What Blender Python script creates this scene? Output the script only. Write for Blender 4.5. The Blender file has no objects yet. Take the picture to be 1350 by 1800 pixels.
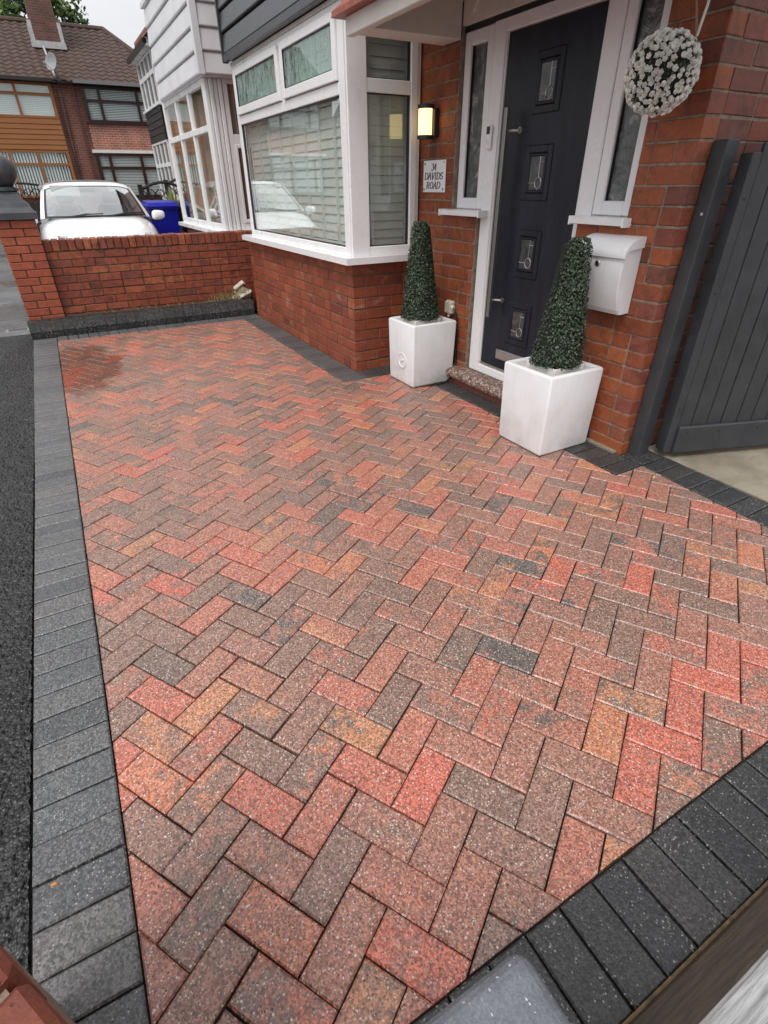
import bpy, math, random
from mathutils import Vector, Matrix, noise
R = math.radians
rnd = random.Random(11)
SC = bpy.context.scene
COL = SC.collection

# ---------------------------------------------------------------- camera
CAM = Vector((0.0, 0.0, 1.368))
RIGHT = Vector((0.871, -0.492, -0.008)); DOWN = Vector((-0.267, -0.459, -0.847)); FWD = Vector((0.413, 0.740, -0.531))
RIGHT.normalize(); FWD = (FWD - RIGHT * FWD.dot(RIGHT)).normalized(); DOWN = FWD.cross(RIGHT)
FPX = 918.5
cd = bpy.data.cameras.new('camera'); cam = bpy.data.objects.new('camera', cd); COL.objects.link(cam)
cd.sensor_fit = 'HORIZONTAL'; cd.sensor_width = 36.0; cd.lens = FPX / 1350 * 36.0
cd.clip_start = 0.02; cd.clip_end = 900
cam.matrix_world = Matrix(((RIGHT.x, -DOWN.x, -FWD.x, CAM.x), (RIGHT.y, -DOWN.y, -FWD.y, CAM.y), (RIGHT.z, -DOWN.z, -FWD.z, CAM.z), (0, 0, 0, 1)))
SC.camera = cam
SC.view_settings.view_transform = 'Standard'; SC.view_settings.look = 'None'
SC.view_settings.gamma = 1.0; SC.view_settings.use_curve_mapping = False
SC.view_settings.exposure = 0.55

# ---------------------------------------------------------------- world and sun (overcast)
SUN_EL, SUN_AZ = 58.0, 235.0          # elevation, compass azimuth measured from +y towards +x
wd = bpy.data.worlds.new('World'); SC.world = wd; wd.use_nodes = True
nt = wd.node_tree; nt.nodes.clear()
o_ = nt.nodes.new('ShaderNodeOutputWorld'); bg = nt.nodes.new('ShaderNodeBackground')
sk = nt.nodes.new('ShaderNodeTexSky'); sk.sky_type = 'NISHITA'; sk.sun_disc = False
sk.sun_elevation = R(SUN_EL); sk.sun_rotation = R(SUN_AZ); sk.air_density = 1.0; sk.dust_density = 4.0; sk.ozone_density = 1.0
hs = nt.nodes.new('ShaderNodeHueSaturation'); hs.inputs['Saturation'].default_value = 0.10
tc = nt.nodes.new('ShaderNodeTexCoord'); mp = nt.nodes.new('ShaderNodeMapping'); mp.inputs['Scale'].default_value = (1.6, 1.6, 4.5)
nz = nt.nodes.new('ShaderNodeTexNoise'); nz.inputs['Scale'].default_value = 1.5; nz.inputs['Detail'].default_value = 5
rp = nt.nodes.new('ShaderNodeValToRGB')
rp.color_ramp.elements[0].position = 0.3; rp.color_ramp.elements[0].color = (0.76, 0.79, 0.85, 1)
rp.color_ramp.elements[1].position = 0.68; rp.color_ramp.elements[1].color = (1.16, 1.16, 1.16, 1)
mx = nt.nodes.new('ShaderNodeMix'); mx.data_type = 'RGBA'; mx.blend_type = 'MULTIPLY'; mx.inputs[0].default_value = 1
# cloud layer: even cover, blended with the clear sky behind it
cv = nt.nodes.new('ShaderNodeMix'); cv.data_type = 'RGBA'; cv.inputs[0].default_value = 0.72; cv.inputs[7].default_value = (7.15, 7.12, 7.15, 1)
nt.links.new(sk.outputs[0], hs.inputs['Color']); nt.links.new(hs.outputs[0], cv.inputs[6]); nt.links.new(cv.outputs[2], mx.inputs[6])
nt.links.new(tc.outputs['Generated'], mp.inputs[0]); nt.links.new(mp.outputs[0], nz.inputs['Vector'])
nt.links.new(nz.outputs[0], rp.inputs[0]); nt.links.new(rp.outputs[0], mx.inputs[7])
# an overcast sky is brighter overhead than at the horizon
sz = nt.nodes.new('ShaderNodeSeparateXYZ'); nt.links.new(tc.outputs['Generated'], sz.inputs[0])
gr = nt.nodes.new('ShaderNodeMath'); gr.operation = 'MULTIPLY_ADD'; gr.inputs[1].default_value = 0.38; gr.inputs[2].default_value = 0.84
mxz = nt.nodes.new('ShaderNodeMath'); mxz.operation = 'MAXIMUM'; mxz.inputs[1].default_value = 0.0
nt.links.new(sz.outputs[2], mxz.inputs[0]); nt.links.new(mxz.outputs[0], gr.inputs[0])
mg = nt.nodes.new('ShaderNodeMix'); mg.data_type = 'RGBA'; mg.blend_type = 'MULTIPLY'; mg.inputs[0].default_value = 1
nt.links.new(mx.outputs[2], mg.inputs[6]); nt.links.new(gr.outputs[0], mg.inputs[7])
nt.links.new(mg.outputs[2], bg.inputs[0]); bg.inputs[1].default_value = 0.11; nt.links.new(bg.outputs[0], o_.inputs[0])
sl = bpy.data.lights.new('sun', 'SUN'); sl.energy = 1.4; sl.angle = R(26); sl.color = (1.0, 0.955, 0.90)
so = bpy.data.objects.new('sun', sl); COL.objects.link(so)
az, el = R(SUN_AZ), R(SUN_EL)
sdir = Vector((math.sin(az) * math.cos(el), math.cos(az) * math.cos(el), math.sin(el)))
so.rotation_euler = sdir.to_track_quat('Z', 'Y').to_euler(); so.location = (-4, -3, 9)

# ---------------------------------------------------------------- node helpers
def sock(nt, s, v):
    if isinstance(v, bpy.types.NodeSocket): nt.links.new(v, s)
    elif isinstance(v, (tuple, list)) and s.type == 'RGBA' and len(v) == 3: s.default_value = (*v, 1)
    else: s.default_value = v
def nd(nt, typ, ins=None, **props):
    n = nt.nodes.new('ShaderNode' + typ)
    for k, v in props.items(): setattr(n, k, v)
    for k, v in (ins or {}).items(): sock(nt, n.inputs[k], v)
    return n
def mixc(nt, f, a, b, blend='MIX'):
    n = nt.nodes.new('ShaderNodeMix'); n.data_type = 'RGBA'; n.blend_type = blend; n.clamp_factor = True
    sock(nt, n.inputs[0], f); sock(nt, n.inputs[6], a); sock(nt, n.inputs[7], b); return n.outputs[2]
def mth(nt, op, a, b=0.0, c=0.0, clamp=False):
    n = nt.nodes.new('ShaderNodeMath'); n.operation = op; n.use_clamp = clamp
    sock(nt, n.inputs[0], a); sock(nt, n.inputs[1], b)
    if len(n.inputs) > 2: sock(nt, n.inputs[2], c)
    return n.outputs[0]
def ramp(nt, f, stops, interp='LINEAR'):
    n = nt.nodes.new('ShaderNodeValToRGB'); cr = n.color_ramp; cr.interpolation = interp
    while len(cr.elements) < len(stops): cr.elements.new(0.5)
    for e, (p, c) in zip(cr.elements, stops):
        e.position = p; e.color = (c, c, c, 1) if isinstance(c, (int, float)) else (*c, 1)
    sock(nt, n.inputs[0], f); return n.outputs[0]
def pos(nt): return nd(nt, 'NewGeometry').outputs['Position']
def objc(nt): return nd(nt, 'TexCoord').outputs['Object']
def nzt(nt, v, scale, detail=3.0, rough=0.55, dist=0.0):
    return nd(nt, 'TexNoise', {'Vector': v, 'Scale': scale, 'Detail': detail, 'Roughness': rough, 'Distortion': dist}).outputs[0]
def vor(nt, v, scale, feature='F1'):
    return nd(nt, 'TexVoronoi', {'Vector': v, 'Scale': scale}, feature=feature)
def scl(nt, v, s):
    return nd(nt, 'Mapping', {'Vector': v, 'Scale': s}).outputs[0]
def bump(nt, h, strength=0.3, dist=0.002, normal=None):
    i = {'Height': h, 'Strength': strength, 'Distance': dist}
    if normal is not None: i['Normal'] = normal
    return nd(nt, 'Bump', i).outputs[0]
MATS = {}
def mat(name):
    m = bpy.data.materials.new(name); m.use_nodes = True
    t = m.node_tree; b = t.nodes['Principled BSDF']; MATS[name] = m
    return m, t, b
def simple(name, col, rough=0.5, metal=0.0, nscale=0, namt=0.15, coat=0.0, bmp=0.0, bscale=200, spec=0.5, sheen=0):
    m, t, b = mat(name)
    if nscale:
        f = nzt(t, pos(t), nscale, 4)
        f2 = ramp(t, f, [(0.3, 1 - namt), (0.7, 1 + namt)])
        sock(t, b.inputs['Base Color'], mixc(t, 1.0, col, f2, 'MULTIPLY'))
        sock(t, b.inputs['Roughness'], mth(t, 'MULTIPLY_ADD', f, 0.25, rough - 0.125))
    else:
        sock(t, b.inputs['Base Color'], col); b.inputs['Roughness'].default_value = rough
    b.inputs['Metallic'].default_value = metal; b.inputs['Coat Weight'].default_value = coat
    b.inputs['Specular IOR Level'].default_value = spec
    if bmp: sock(t, b.inputs['Normal'], bump(t, nzt(t, pos(t), bscale, 3), bmp, 0.003))
    return m
def tint(nt):
    a = nd(nt, 'Attribute', attribute_name='tint').outputs['Fac']
    r = nd(nt, 'ObjectInfo').outputs['Random']
    return mth(nt, 'FRACT', mth(nt, 'ADD', a, r))

# ---------------------------------------------------------------- materials
def make_paver():
    m, t, b = mat('brindle_paver')
    p = pos(t)
    at = nd(t, 'Attribute', attribute_name='tint3').outputs['Vector']
    sx = nd(t, 'SeparateXYZ', {0: at})
    pal = [(0.0, (0.205, 0.128, 0.100)), (0.26, (0.240, 0.136, 0.104)), (0.42, (0.300, 0.145, 0.106)), (0.56, (0.380, 0.148, 0.102)), (0.70, (0.470, 0.125, 0.085)), (0.82, (0.44, 0.192, 0.100)), (0.91, (0.265, 0.150, 0.105)), (1.0, (0.095, 0.091, 0.086))]
    ca = ramp(t, sx.outputs[0], pal); cb = ramp(t, sx.outputs[1], pal)
    st = nzt(t, nd(t, 'VectorMath', {0: p, 1: at}, operation='ADD').outputs[0], 13, 5, 0.72, 0.4)
    f = ramp(t, mth(t, 'ADD', st, mth(t, 'MULTIPLY', sx.outputs[2], 0.20)), [(0.59, 0.0), (0.72, 1.0)])
    col = mixc(t, f, ca, cb)
    # exposed aggregate: one cell texture gives grain, pale chips and dark pits
    v = vor(t, scl(t, p, (1, 1, 0.3)), 215); vr = nd(t, 'SeparateXYZ', {0: v.outputs['Color']}); ds = v.outputs['Distance']
    col = mixc(t, 1.0, col, ramp(t, vr.outputs[1], [(0.0, 0.50), (0.5, 0.96), (1.0, 1.55)]), 'MULTIPLY')
    chip = mth(t, 'MULTIPLY', ramp(t, ds, [(0.30, 1.0), (0.55, 0.0)]), ramp(t, vr.outputs[0], [(0.78, 0.0), (0.83, 1.0)]))
    col = mixc(t, mth(t, 'MULTIPLY', chip, 0.78), col, ramp(t, vr.outputs[2], [(0.0, (0.40, 0.28, 0.22)), (1.0, (0.70, 0.63, 0.57))]))
    vb = vor(t, scl(t, p, (1, 1, 0.3)), 105); vbr = nd(t, 'SeparateXYZ', {0: vb.outputs['Color']})
    big = mth(t, 'MULTIPLY', ramp(t, vb.outputs['Distance'], [(0.20, 1.0), (0.34, 0.0)]), ramp(t, vbr.outputs[0], [(0.86, 0.0), (0.89, 1.0)]))
    col = mixc(t, mth(t, 'MULTIPLY', big, 0.8), col, ramp(t, vbr.outputs[2], [(0.0, (0.45, 0.30, 0.23)), (1.0, (0.76, 0.70, 0.64))]))
    bpit = mth(t, 'MULTIPLY', ramp(t, vb.outputs['Distance'], [(0.16, 1.0), (0.28, 0.0)]), ramp(t, vbr.outputs[0], [(0.10, 1.0), (0.13, 0.0)]))
    col = mixc(t, mth(t, 'MULTIPLY', bpit, 0.8), col, (0.03, 0.022, 0.02))
    pit = mth(t, 'MULTIPLY', ramp(t, ds, [(0.25, 1.0), (0.45, 0.0)]), ramp(t, vr.outputs[0], [(0.075, 1.0), (0.11, 0.0)]))
    col = mixc(t, mth(t, 'MULTIPLY', pit, 0.85), col, (0.03, 0.022, 0.02))
    # wet patch left by the water that ran off the pillar
    w1 = nd(t, 'VectorMath', {0: p, 1: (-0.06, 5.45, 0)}, operation='SUBTRACT').outputs[0]
    w1 = nd(t, 'VectorMath', {0: w1, 1: (2.6, 0.95, 1)}, operation='MULTIPLY').outputs[0]
    d1 = nd(t, 'VectorMath', {0: w1}, operation='LENGTH').outputs['Value']
    wn = nzt(t, p, 2.2, 4)
    wet = ramp(t, mth(t, 'ADD', d1, mth(t, 'MULTIPLY', mth(t, 'SUBTRACT', wn, 0.5), 1.2)), [(0.66, 1.0), (0.84, 0.0)])
    damp = ramp(t, wn, [(0.40, 0.0), (0.64, 1.0)])
    col = mixc(t, mth(t, 'MULTIPLY', wet, 0.6), col, mixc(t, 1.0, col, (0.38, 0.30, 0.28), 'MULTIPLY'))
    sock(t, b.inputs['Base Color'], col)
    ro = mth(t, 'SUBTRACT', mth(t, 'MULTIPLY_ADD', vr.outputs[2], 0.2, 0.30), mth(t, 'MULTIPLY', damp, 0.13))
    sock(t, b.inputs['Roughness'], mth(t, 'SUBTRACT', ro, mth(t, 'MULTIPLY', wet, 0.34), clamp=True))
    b.inputs['Specular IOR Level'].default_value = 0.75
    h = mth(t, 'ADD', mth(t, 'SUBTRACT', mth(t, 'MULTIPLY', vr.outputs[1], 0.5), mth(t, 'MULTIPLY', ds, 0.8)), mth(t, 'SUBTRACT', mth(t, 'MULTIPLY', st, 2.0), pit))
    sock(t, b.inputs['Normal'], bump(t, h, mth(t, 'MULTIPLY_ADD', wet, -0.52, 0.55), 0.0018))
    return m
M_PAVER = make_paver()

def make_charcoal(name, k):
    m, t, b = mat(name)
    p = pos(t); tn = tint(t)
    col = ramp(t, tn, [(0.0, (0.058, 0.061, 0.065)), (0.4, (0.096, 0.096, 0.098)), (0.7, (0.075, 0.080, 0.085)), (1.0, (0.112, 0.105, 0.102))])
    v = vor(t, scl(t, p, (1, 1, 0.3)), 215); vr = nd(t, 'SeparateXYZ', {0: v.outputs['Color']}); ds = v.outputs['Distance']
    col = mixc(t, 1.0, col, ramp(t, vr.outputs[1], [(0.0, 0.50 * k), (0.5, 0.95 * k), (1.0, 1.65 * k)]), 'MULTIPLY')
    wn = nzt(t, p, 5, 4)
    wear = mth(t, 'ADD', ramp(t, wn, [(0.35, 0.70), (0.65, 0.97)]), mth(t, 'MULTIPLY', mth(t, 'SUBTRACT', tn, 0.5), 0.12))
    chip = mth(t, 'MULTIPLY', ramp(t, ds, [(0.28, 1.0), (0.52, 0.0)]), ramp(t, mth(t, 'SUBTRACT', vr.outputs[0], wear), [(0.0, 0.0), (0.06, 1.0)]))
    col = mixc(t, mth(t, 'MULTIPLY', chip, 0.72), col, ramp(t, vr.outputs[2], [(0, (0.20, 0.18, 0.16)), (1, (0.50, 0.47, 0.43))]))
    sock(t, b.inputs['Base Color'], col)
    sock(t, b.inputs['Roughness'], mth(t, 'MULTIPLY_ADD', nzt(t, p, 1.6, 3), 0.45, 0.20))
    b.inputs['Specular IOR Level'].default_value = 0.6
    h = mth(t, 'SUBTRACT', mth(t, 'MULTIPLY', vr.outputs[1], 0.5), mth(t, 'MULTIPLY', ds, 0.8))
    sock(t, b.inputs['Normal'], bump(t, h, 0.5, 0.0016))
    return m
M_CHAR = make_charcoal('charcoal_block', 0.42); M_CHARW = make_charcoal('worn_charcoal_block', 1.1); M_CHARB = make_charcoal('grey_charcoal_block', 0.8); M_KERB = make_charcoal('kerb_charcoal', 0.33)
MATS['kerb_charcoal'].node_tree.nodes['Principled BSDF'].inputs['Specular IOR Level'].default_value = 0.2

def make_brick(name, pal, soot=0.0, white=0.0, rough=0.62, wetr=0.0):
    m, t, b = mat(name)
    p = pos(t); tn = tint(t)
    col = ramp(t, tn, pal)
    n1 = nzt(t, p, 22, 5, 0.65)
    col = mixc(t, 1.0, col, ramp(t, n1, [(0.3, 0.75), (0.7, 1.22)]), 'MULTIPLY')
    fine = nzt(t, p, 180, 3, 0.7)
    col = mixc(t, 1.0, col, ramp(t, fine, [(0.3, 0.82), (0.7, 1.15)]), 'MULTIPLY')
    if soot:
        s = ramp(t, nzt(t, p, 11, 6, 0.7, 0.6), [(0.48, 0.0), (0.68, 1.0)])
        col = mixc(t, mth(t, 'MULTIPLY', s, soot), col, (0.030, 0.018, 0.014))
    if white:
        s = ramp(t, nzt(t, scl(t, p, (1, 1, 1.6)), 4.2, 6, 0.7, 0.3), [(0.57, 0.0), (0.75, 1.0)])
        col = mixc(t, mth(t, 'MULTIPLY', s, white), col, (0.52, 0.38, 0.32))
    pit = ramp(t, vor(t, p, 70).outputs['Distance'], [(0.06, 1.0), (0.13, 0.0)])
    col = mixc(t, mth(t, 'MULTIPLY', pit, 0.7), col, (0.05, 0.02, 0.015))
    sock(t, b.inputs['Base Color'], col)
    sock(t, b.inputs['Roughness'], mth(t, 'MULTIPLY_ADD', n1, 0.3, rough - 0.15))
    h = mth(t, 'SUBTRACT', mth(t, 'ADD', fine, mth(t, 'MULTIPLY', n1, 1.5)), pit)
    sock(t, b.inputs['Normal'], bump(t, h, 0.5, 0.002))
    return m
M_BRICK = make_brick('red_house_brick', [(0.0, (0.19, 0.046, 0.019)), (0.2, (0.31, 0.080, 0.028)), (0.4, (0.22, 0.054, 0.021)), (0.6, (0.35, 0.100, 0.034)), (0.8, (0.26, 0.064, 0.024)), (0.93, (0.28, 0.074, 0.029)), (1.0, (0.10, 0.034, 0.021))], soot=0.5, white=0.0)
M_BRICKB = make_brick('red_bay_brick', [(0.0, (0.20, 0.048, 0.022)), (0.3, (0.27, 0.064, 0.027)), (0.6, (0.22, 0.051, 0.024)), (0.85, (0.31, 0.084, 0.035)), (1.0, (0.155, 0.038, 0.021))], soot=0.22, white=0.45)
M_BRICKS = make_brick('dark_passage_brick', [(0.0, (0.16, 0.048, 0.032)), (0.3, (0.24, 0.060, 0.034)), (0.6, (0.14, 0.048, 0.036)), (0.85, (0.30, 0.088, 0.04)), (1.0, (0.18, 0.042, 0.03))], soot=0.65, white=0.1)
M_BRICKW = make_brick('old_wall_brick', [(0.0, (0.20, 0.043, 0.021)), (0.3, (0.27, 0.060, 0.026)), (0.55, (0.23, 0.049, 0.024)), (0.8, (0.35, 0.096, 0.038)), (1.0, (0.15, 0.038, 0.026))], soot=0.8, white=0.12, rough=0.55)
M_BRICKP = make_brick('smooth_pillar_brick', [(0.0, (0.31, 0.070, 0.032)), (0.5, (0.36, 0.084, 0.038)), (1.0, (0.29, 0.064, 0.030))], soot=0.12, rough=0.55)

M_BRICKN = make_brick('dark_red_near_brick', [(0.0, (0.17, 0.040, 0.022)), (0.5, (0.21, 0.050, 0.026)), (1.0, (0.15, 0.034, 0.020))], soot=0.15, rough=0.7)
def brick_tex(name, c1, c2, mortar, scale=1.0, axis='xz'):
    m, t, b = mat(name)
    p = nd(t, 'SeparateXYZ', {0: pos(t)})
    u = p.outputs[0] if axis == 'xz' else p.outputs[1]
    v = nd(t, 'CombineXYZ', {0: u, 1: p.outputs[2], 2: 0.0}).outputs[0]
    br = nd(t, 'TexBrick', {'Vector': v, 'Color1': c1, 'Color2': c2, 'Mortar': mortar, 'Scale': scale, 'Mortar Size': 0.008, 'Brick Width': 0.225, 'Row Height': 0.075, 'Bias': 0.1})
    col = mixc(t, 1.0, br.outputs[0], ramp(t, nzt(t, pos(t), 2.5, 5), [(0.3, 0.75), (0.7, 1.2)]), 'MULTIPLY')
    sock(t, b.inputs['Base Color'], col); b.inputs['Roughness'].default_value = 0.7
    sock(t, b.inputs['Normal'], bump(t, br.outputs[1], -0.5, 0.006))
    return m
M_FARBRICK = brick_tex('far_brick', (0.23, 0.062, 0.036), (0.15, 0.044, 0.030), (0.22, 0.17, 0.14))
M_CHIM = brick_tex('sooty_chimney_brick', (0.17, 0.048, 0.030), (0.085, 0.036, 0.028), (0.12, 0.10, 0.085))
M_FARBRICKY = brick_tex('side_brick', (0.27, 0.070, 0.042), (0.20, 0.05, 0.034), (0.28, 0.22, 0.18), axis='yz')
M_MORTAR = simple('mortar', (0.235, 0.18, 0.138), 0.9, nscale=30, namt=0.35, bmp=0.6)
M_MORTARD = simple('dark_mortar', (0.075, 0.052, 0.036), 0.9, nscale=25, namt=0.5, bmp=0.6)
M_UPVC = simple('white_upvc', (0.78, 0.775, 0.78), 0.28, nscale=3, namt=0.02)
M_UPVCW = simple('white_clad', (0.66, 0.66, 0.68), 0.38, nscale=4, namt=0.06)
M_TRIM = simple('cream_paint', (0.66, 0.63, 0.58), 0.6, nscale=6, namt=0.08, bmp=0.15, bscale=60)
M_SEAL = simple('black_gasket', (0.012, 0.012, 0.014), 0.5)
M_BED = simple('joint_sand', (0.016, 0.013, 0.011), 0.9, nscale=60, namt=0.4)
M_STEEL = simple('brushed_steel', (0.50, 0.48, 0.45), 0.36, metal=1.0, nscale=40, namt=0.08)
M_DARKMET = simple('dark_lamp_metal', (0.02, 0.02, 0.022), 0.45)
M_SOIL = simple('soil', (0.06, 0.048, 0.034), 0.95, nscale=30, namt=0.6, bmp=0.9, bscale=50)
M_RUBBER = simple('black_cable', (0.008, 0.008, 0.009), 0.45)
def make_stone():
    m, t, b = mat('blue_grey_stone'); p = pos(t)
    v = vor(t, p, 620); vr = nd(t, 'SeparateXYZ', {0: v.outputs['Color']})
    col = mixc(t, nzt(t, p, 26, 5, 0.7), (0.075, 0.082, 0.095), (0.17, 0.178, 0.20))
    col = mixc(t, 1.0, col, ramp(t, vr.outputs[1], [(0.0, 0.82), (1.0, 1.2)]), 'MULTIPLY')
    col = mixc(t, ramp(t, vr.outputs[0], [(0.988, 0.0), (0.994, 0.7)]), col, (0.6, 0.6, 0.58))
    sock(t, b.inputs['Base Color'], col); b.inputs['Roughness'].default_value = 0.75
    sock(t, b.inputs['Normal'], bump(t, vr.outputs[1], 0.3, 0.0015)); return m
M_STONE = make_stone()
M_CAP = simple('grey_painted_cap', (0.055, 0.060, 0.068), 0.33, nscale=8, namt=0.25, bmp=0.1, bscale=60)
M_TERRA = simple('red_tile', (0.30, 0.085, 0.058), 0.55, nscale=25, namt=0.3, bmp=0.3, bscale=80)
M_SHUT = simple('pale_grey_shutter', (0.80, 0.83, 0.81), 0.5, nscale=2, namt=0.06)
M_SHUTD = simple('grey_side_shutter', (0.50, 0.515, 0.51), 0.5, nscale=2, namt=0.06)
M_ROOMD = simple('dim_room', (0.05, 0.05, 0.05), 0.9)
M_IVORY = simple('aged_ivory_plastic', (0.52, 0.47, 0.36), 0.4, nscale=20, namt=0.1)
M_WHITEP = simple('white_plastic', (0.84, 0.84, 0.845), 0.35)
M_BLACKP = simple('black_plastic', (0.012, 0.012, 0.013), 0.3)
M_PRINT = simple('black_print', (0.015, 0.015, 0.017), 0.5)

def make_glass(name, tintc=(0.92, 0.97, 0.95), ior=1.5, rough=0.0, cond=0.0, boost=1.0):
    m, t, b = mat(name); t.nodes.remove(b)
    out = t.nodes['Material Output']
    tr = nd(t, 'BsdfTransparent', {'Color': (*tintc, 1)})
    gl = nd(t, 'BsdfGlossy', {'Color': (1, 1, 1, 1), 'Roughness': rough})
    bk = nd(t, 'NewGeometry').outputs['Backfacing']     # a thin pane reflects alike from both of its faces
    fr = nd(t, 'Fresnel', {'IOR': mth(t, 'MULTIPLY_ADD', bk, 1.0 / ior - ior, ior)}).outputs[0]
    fr = mth(t, 'MULTIPLY', fr, boost, clamp=True)
    ms = nd(t, 'MixShader', {0: fr, 1: tr.outputs[0], 2: gl.outputs[0]})
    last = ms.outputs[0]
    if cond:     # condensation: droplets that scatter, running down from the top
        p = pos(t)
        n = nzt(t, scl(t, p, (1, 9, 2.0)), 3.5, 6, 0.75)
        n2 = nzt(t, p, 160, 2, 0.6)
        f = ramp(t, mth(t, 'ADD', mth(t, 'MULTIPLY', n, 0.75), mth(t, 'MULTIPLY', n2, 0.25)), [(0.42, 0.0), (0.58, 1.0)])
        df = nd(t, 'BsdfDiffuse', {'Color': (0.42, 0.53, 0.50, 1)})
        m2 = nd(t, 'MixShader', {0: mth(t, 'MULTIPLY', f, cond), 1: last, 2: df.outputs[0]})
        last = m2.outputs[0]
    t.links.new(last, out.inputs[0])
    return m
M_GLASS = make_glass('window_glass', (0.94, 0.965, 0.95), 1.5, boost=1.75)
M_GLASSC = make_glass('misted_glass', (0.86, 0.94, 0.91), 1.5, cond=0.5, boost=1.0)
M_GLASSN = make_glass('neighbour_glass', (0.93, 0.96, 0.95), 1.5, boost=1.3)
M_CARGLASS = make_glass('car_glass', (0.84, 0.90, 0.88), 1.6, boost=4.2)
def make_obscure():
    m, t, b = mat('obscured_glass')
    p = pos(t)
    n = nzt(t, p, 9, 5, 0.6, 1.4)
    sock(t, b.inputs['Base Color'], ramp(t, n, [(0.3, (0.05, 0.055, 0.055)), (0.55, (0.12, 0.13, 0.125)), (0.72, (0.34, 0.35, 0.34))]))  # pale mottling paints the pane's reflections into its base colour
    b.inputs['Roughness'].default_value = 0.12
    sock(t, b.inputs['Normal'], bump(t, nzt(t, p, 26, 3, 0.5, 1.0), 0.5, 0.006))
    return m
M_OBSC = make_obscure()
def make_doorglass():
    m, t, b = mat('dark_bevelled_glass')
    n = nzt(t, pos(t), 14, 4, 0.6, 0.8)
    sock(t, b.inputs['Base Color'], ramp(t, n, [(0.35, (0.022, 0.024, 0.024)), (0.7, (0.085, 0.09, 0.088))])); b.inputs['Roughness'].default_value = 0.06
    sock(t, b.inputs['Normal'], bump(t, n, 0.12, 0.004))
    return m
M_DGLASS = make_doorglass()

def make_clad(name, col, rough):
    m, t, b = mat(name)
    p = pos(t)
    g = nzt(t, scl(t, p, (1, 0.04, 1)), 90, 4, 0.6)
    sock(t, b.inputs['Base Color'], mixc(t, 1.0, col, ramp(t, g, [(0.3, 0.8), (0.7, 1.2)]), 'MULTIPLY'))
    sock(t, b.inputs['Roughness'], mth(t, 'MULTIPLY_ADD', g, 0.2, rough - 0.1))
    sock(t, b.inputs['Normal'], bump(t, g, 0.15, 0.002))
    return m
M_CLADB = make_clad('slate_grey_cladding', (0.050, 0.054, 0.060), 0.30)
M_CLADK = make_clad('black_cladding', (0.020, 0.021, 0.024), 0.4)

def make_door():
    m, t, b = mat('slate_blue_door')
    p = pos(t)
    g = nzt(t, scl(t, p, (1, 1, 0.035)), 75, 5, 0.65, 0.6)
    fade = ramp(t, nzt(t, scl(t, p, (1, 1, 0.25)), 7, 5, 0.7, 0.5), [(0.45, 0.0), (0.75, 1.0)])
    col = mixc(t, mth(t, 'MULTIPLY', fade, 0.45), (0.009, 0.0105, 0.018), (0.034, 0.041, 0.062))
    col = mixc(t, 1.0, col, ramp(t, g, [(0.3, 0.75), (0.7, 1.25)]), 'MULTIPLY')
    sock(t, b.inputs['Base Color'], col); b.inputs['Roughness'].default_value = 0.42
    b.inputs['Specular IOR Level'].default_value = 0.35
    sock(t, b.inputs['Normal'], bump(t, g, 0.25, 0.002))
    return m
M_DOOR = make_door()

def make_planter():
    m, t, b = mat('white_planter_plastic')
    p = pos(t)
    z = nd(t, 'SeparateXYZ', {0: p}).outputs[2]
    n = nzt(t, p, 6, 5, 0.65)
    grime = mth(t, 'MULTIPLY', ramp(t, n, [(0.42, 0.0), (0.7, 1.0)]), ramp(t, z, [(0.0, 0.85), (0.10, 0.45), (0.30, 0.16)]))
    col = mixc(t, grime, (0.74, 0.745, 0.76), (0.42, 0.40, 0.34))
    spots = ramp(t, vor(t, p, 22).outputs['Distance'], [(0.035, 1.0), (0.07, 0.0)])
    run = ramp(t, nzt(t, scl(t, p, (1, 1, 0.05)), 38, 4, 0.6), [(0.56, 0.0), (0.74, 1.0)])
    col = mixc(t, mth(t, 'MULTIPLY', run, 0.22), col, (0.45, 0.44, 0.40))
    col = mixc(t, mth(t, 'MULTIPLY', spots, 0.45), col, (0.2, 0.17, 0.12))
    sock(t, b.inputs['Base Color'], col); b.inputs['Roughness'].default_value = 0.38
    sock(t, b.inputs['Normal'], bump(t, nzt(t, p, 220, 3), 0.12, 0.001))
    return m
M_PLANT = make_planter()

def make_leaf(name, c0, c1, rough=0.45):
    m, t, b = mat(name)
    a = nd(t, 'Attribute', attribute_name='tint').outputs['Fac']
    sock(t, b.inputs['Base Color'], ramp(t, a, [(0, c0), (1, c1)])); b.inputs['Roughness'].default_value = rough
    return m
M_BOX = make_leaf('boxwood_leaf', (0.014, 0.030, 0.014), (0.080, 0.115, 0.062), 0.40)
M_TREE = make_leaf('tree_leaf', (0.035, 0.075, 0.015), (0.15, 0.23, 0.05), 0.5)
M_YUCCA = make_leaf('yucca_leaf', (0.10, 0.16, 0.05), (0.40, 0.42, 0.14))
M_STRAW = make_leaf('dry_grass', (0.22, 0.18, 0.07), (0.40, 0.34, 0.16), 0.8)
M_ROSE = simple('white_rose', (0.90, 0.885, 0.84), 0.7, nscale=120, namt=0.10)
M_BARK = simple('bark', (0.06, 0.045, 0.03), 0.9, nscale=15, namt=0.3)

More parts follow.
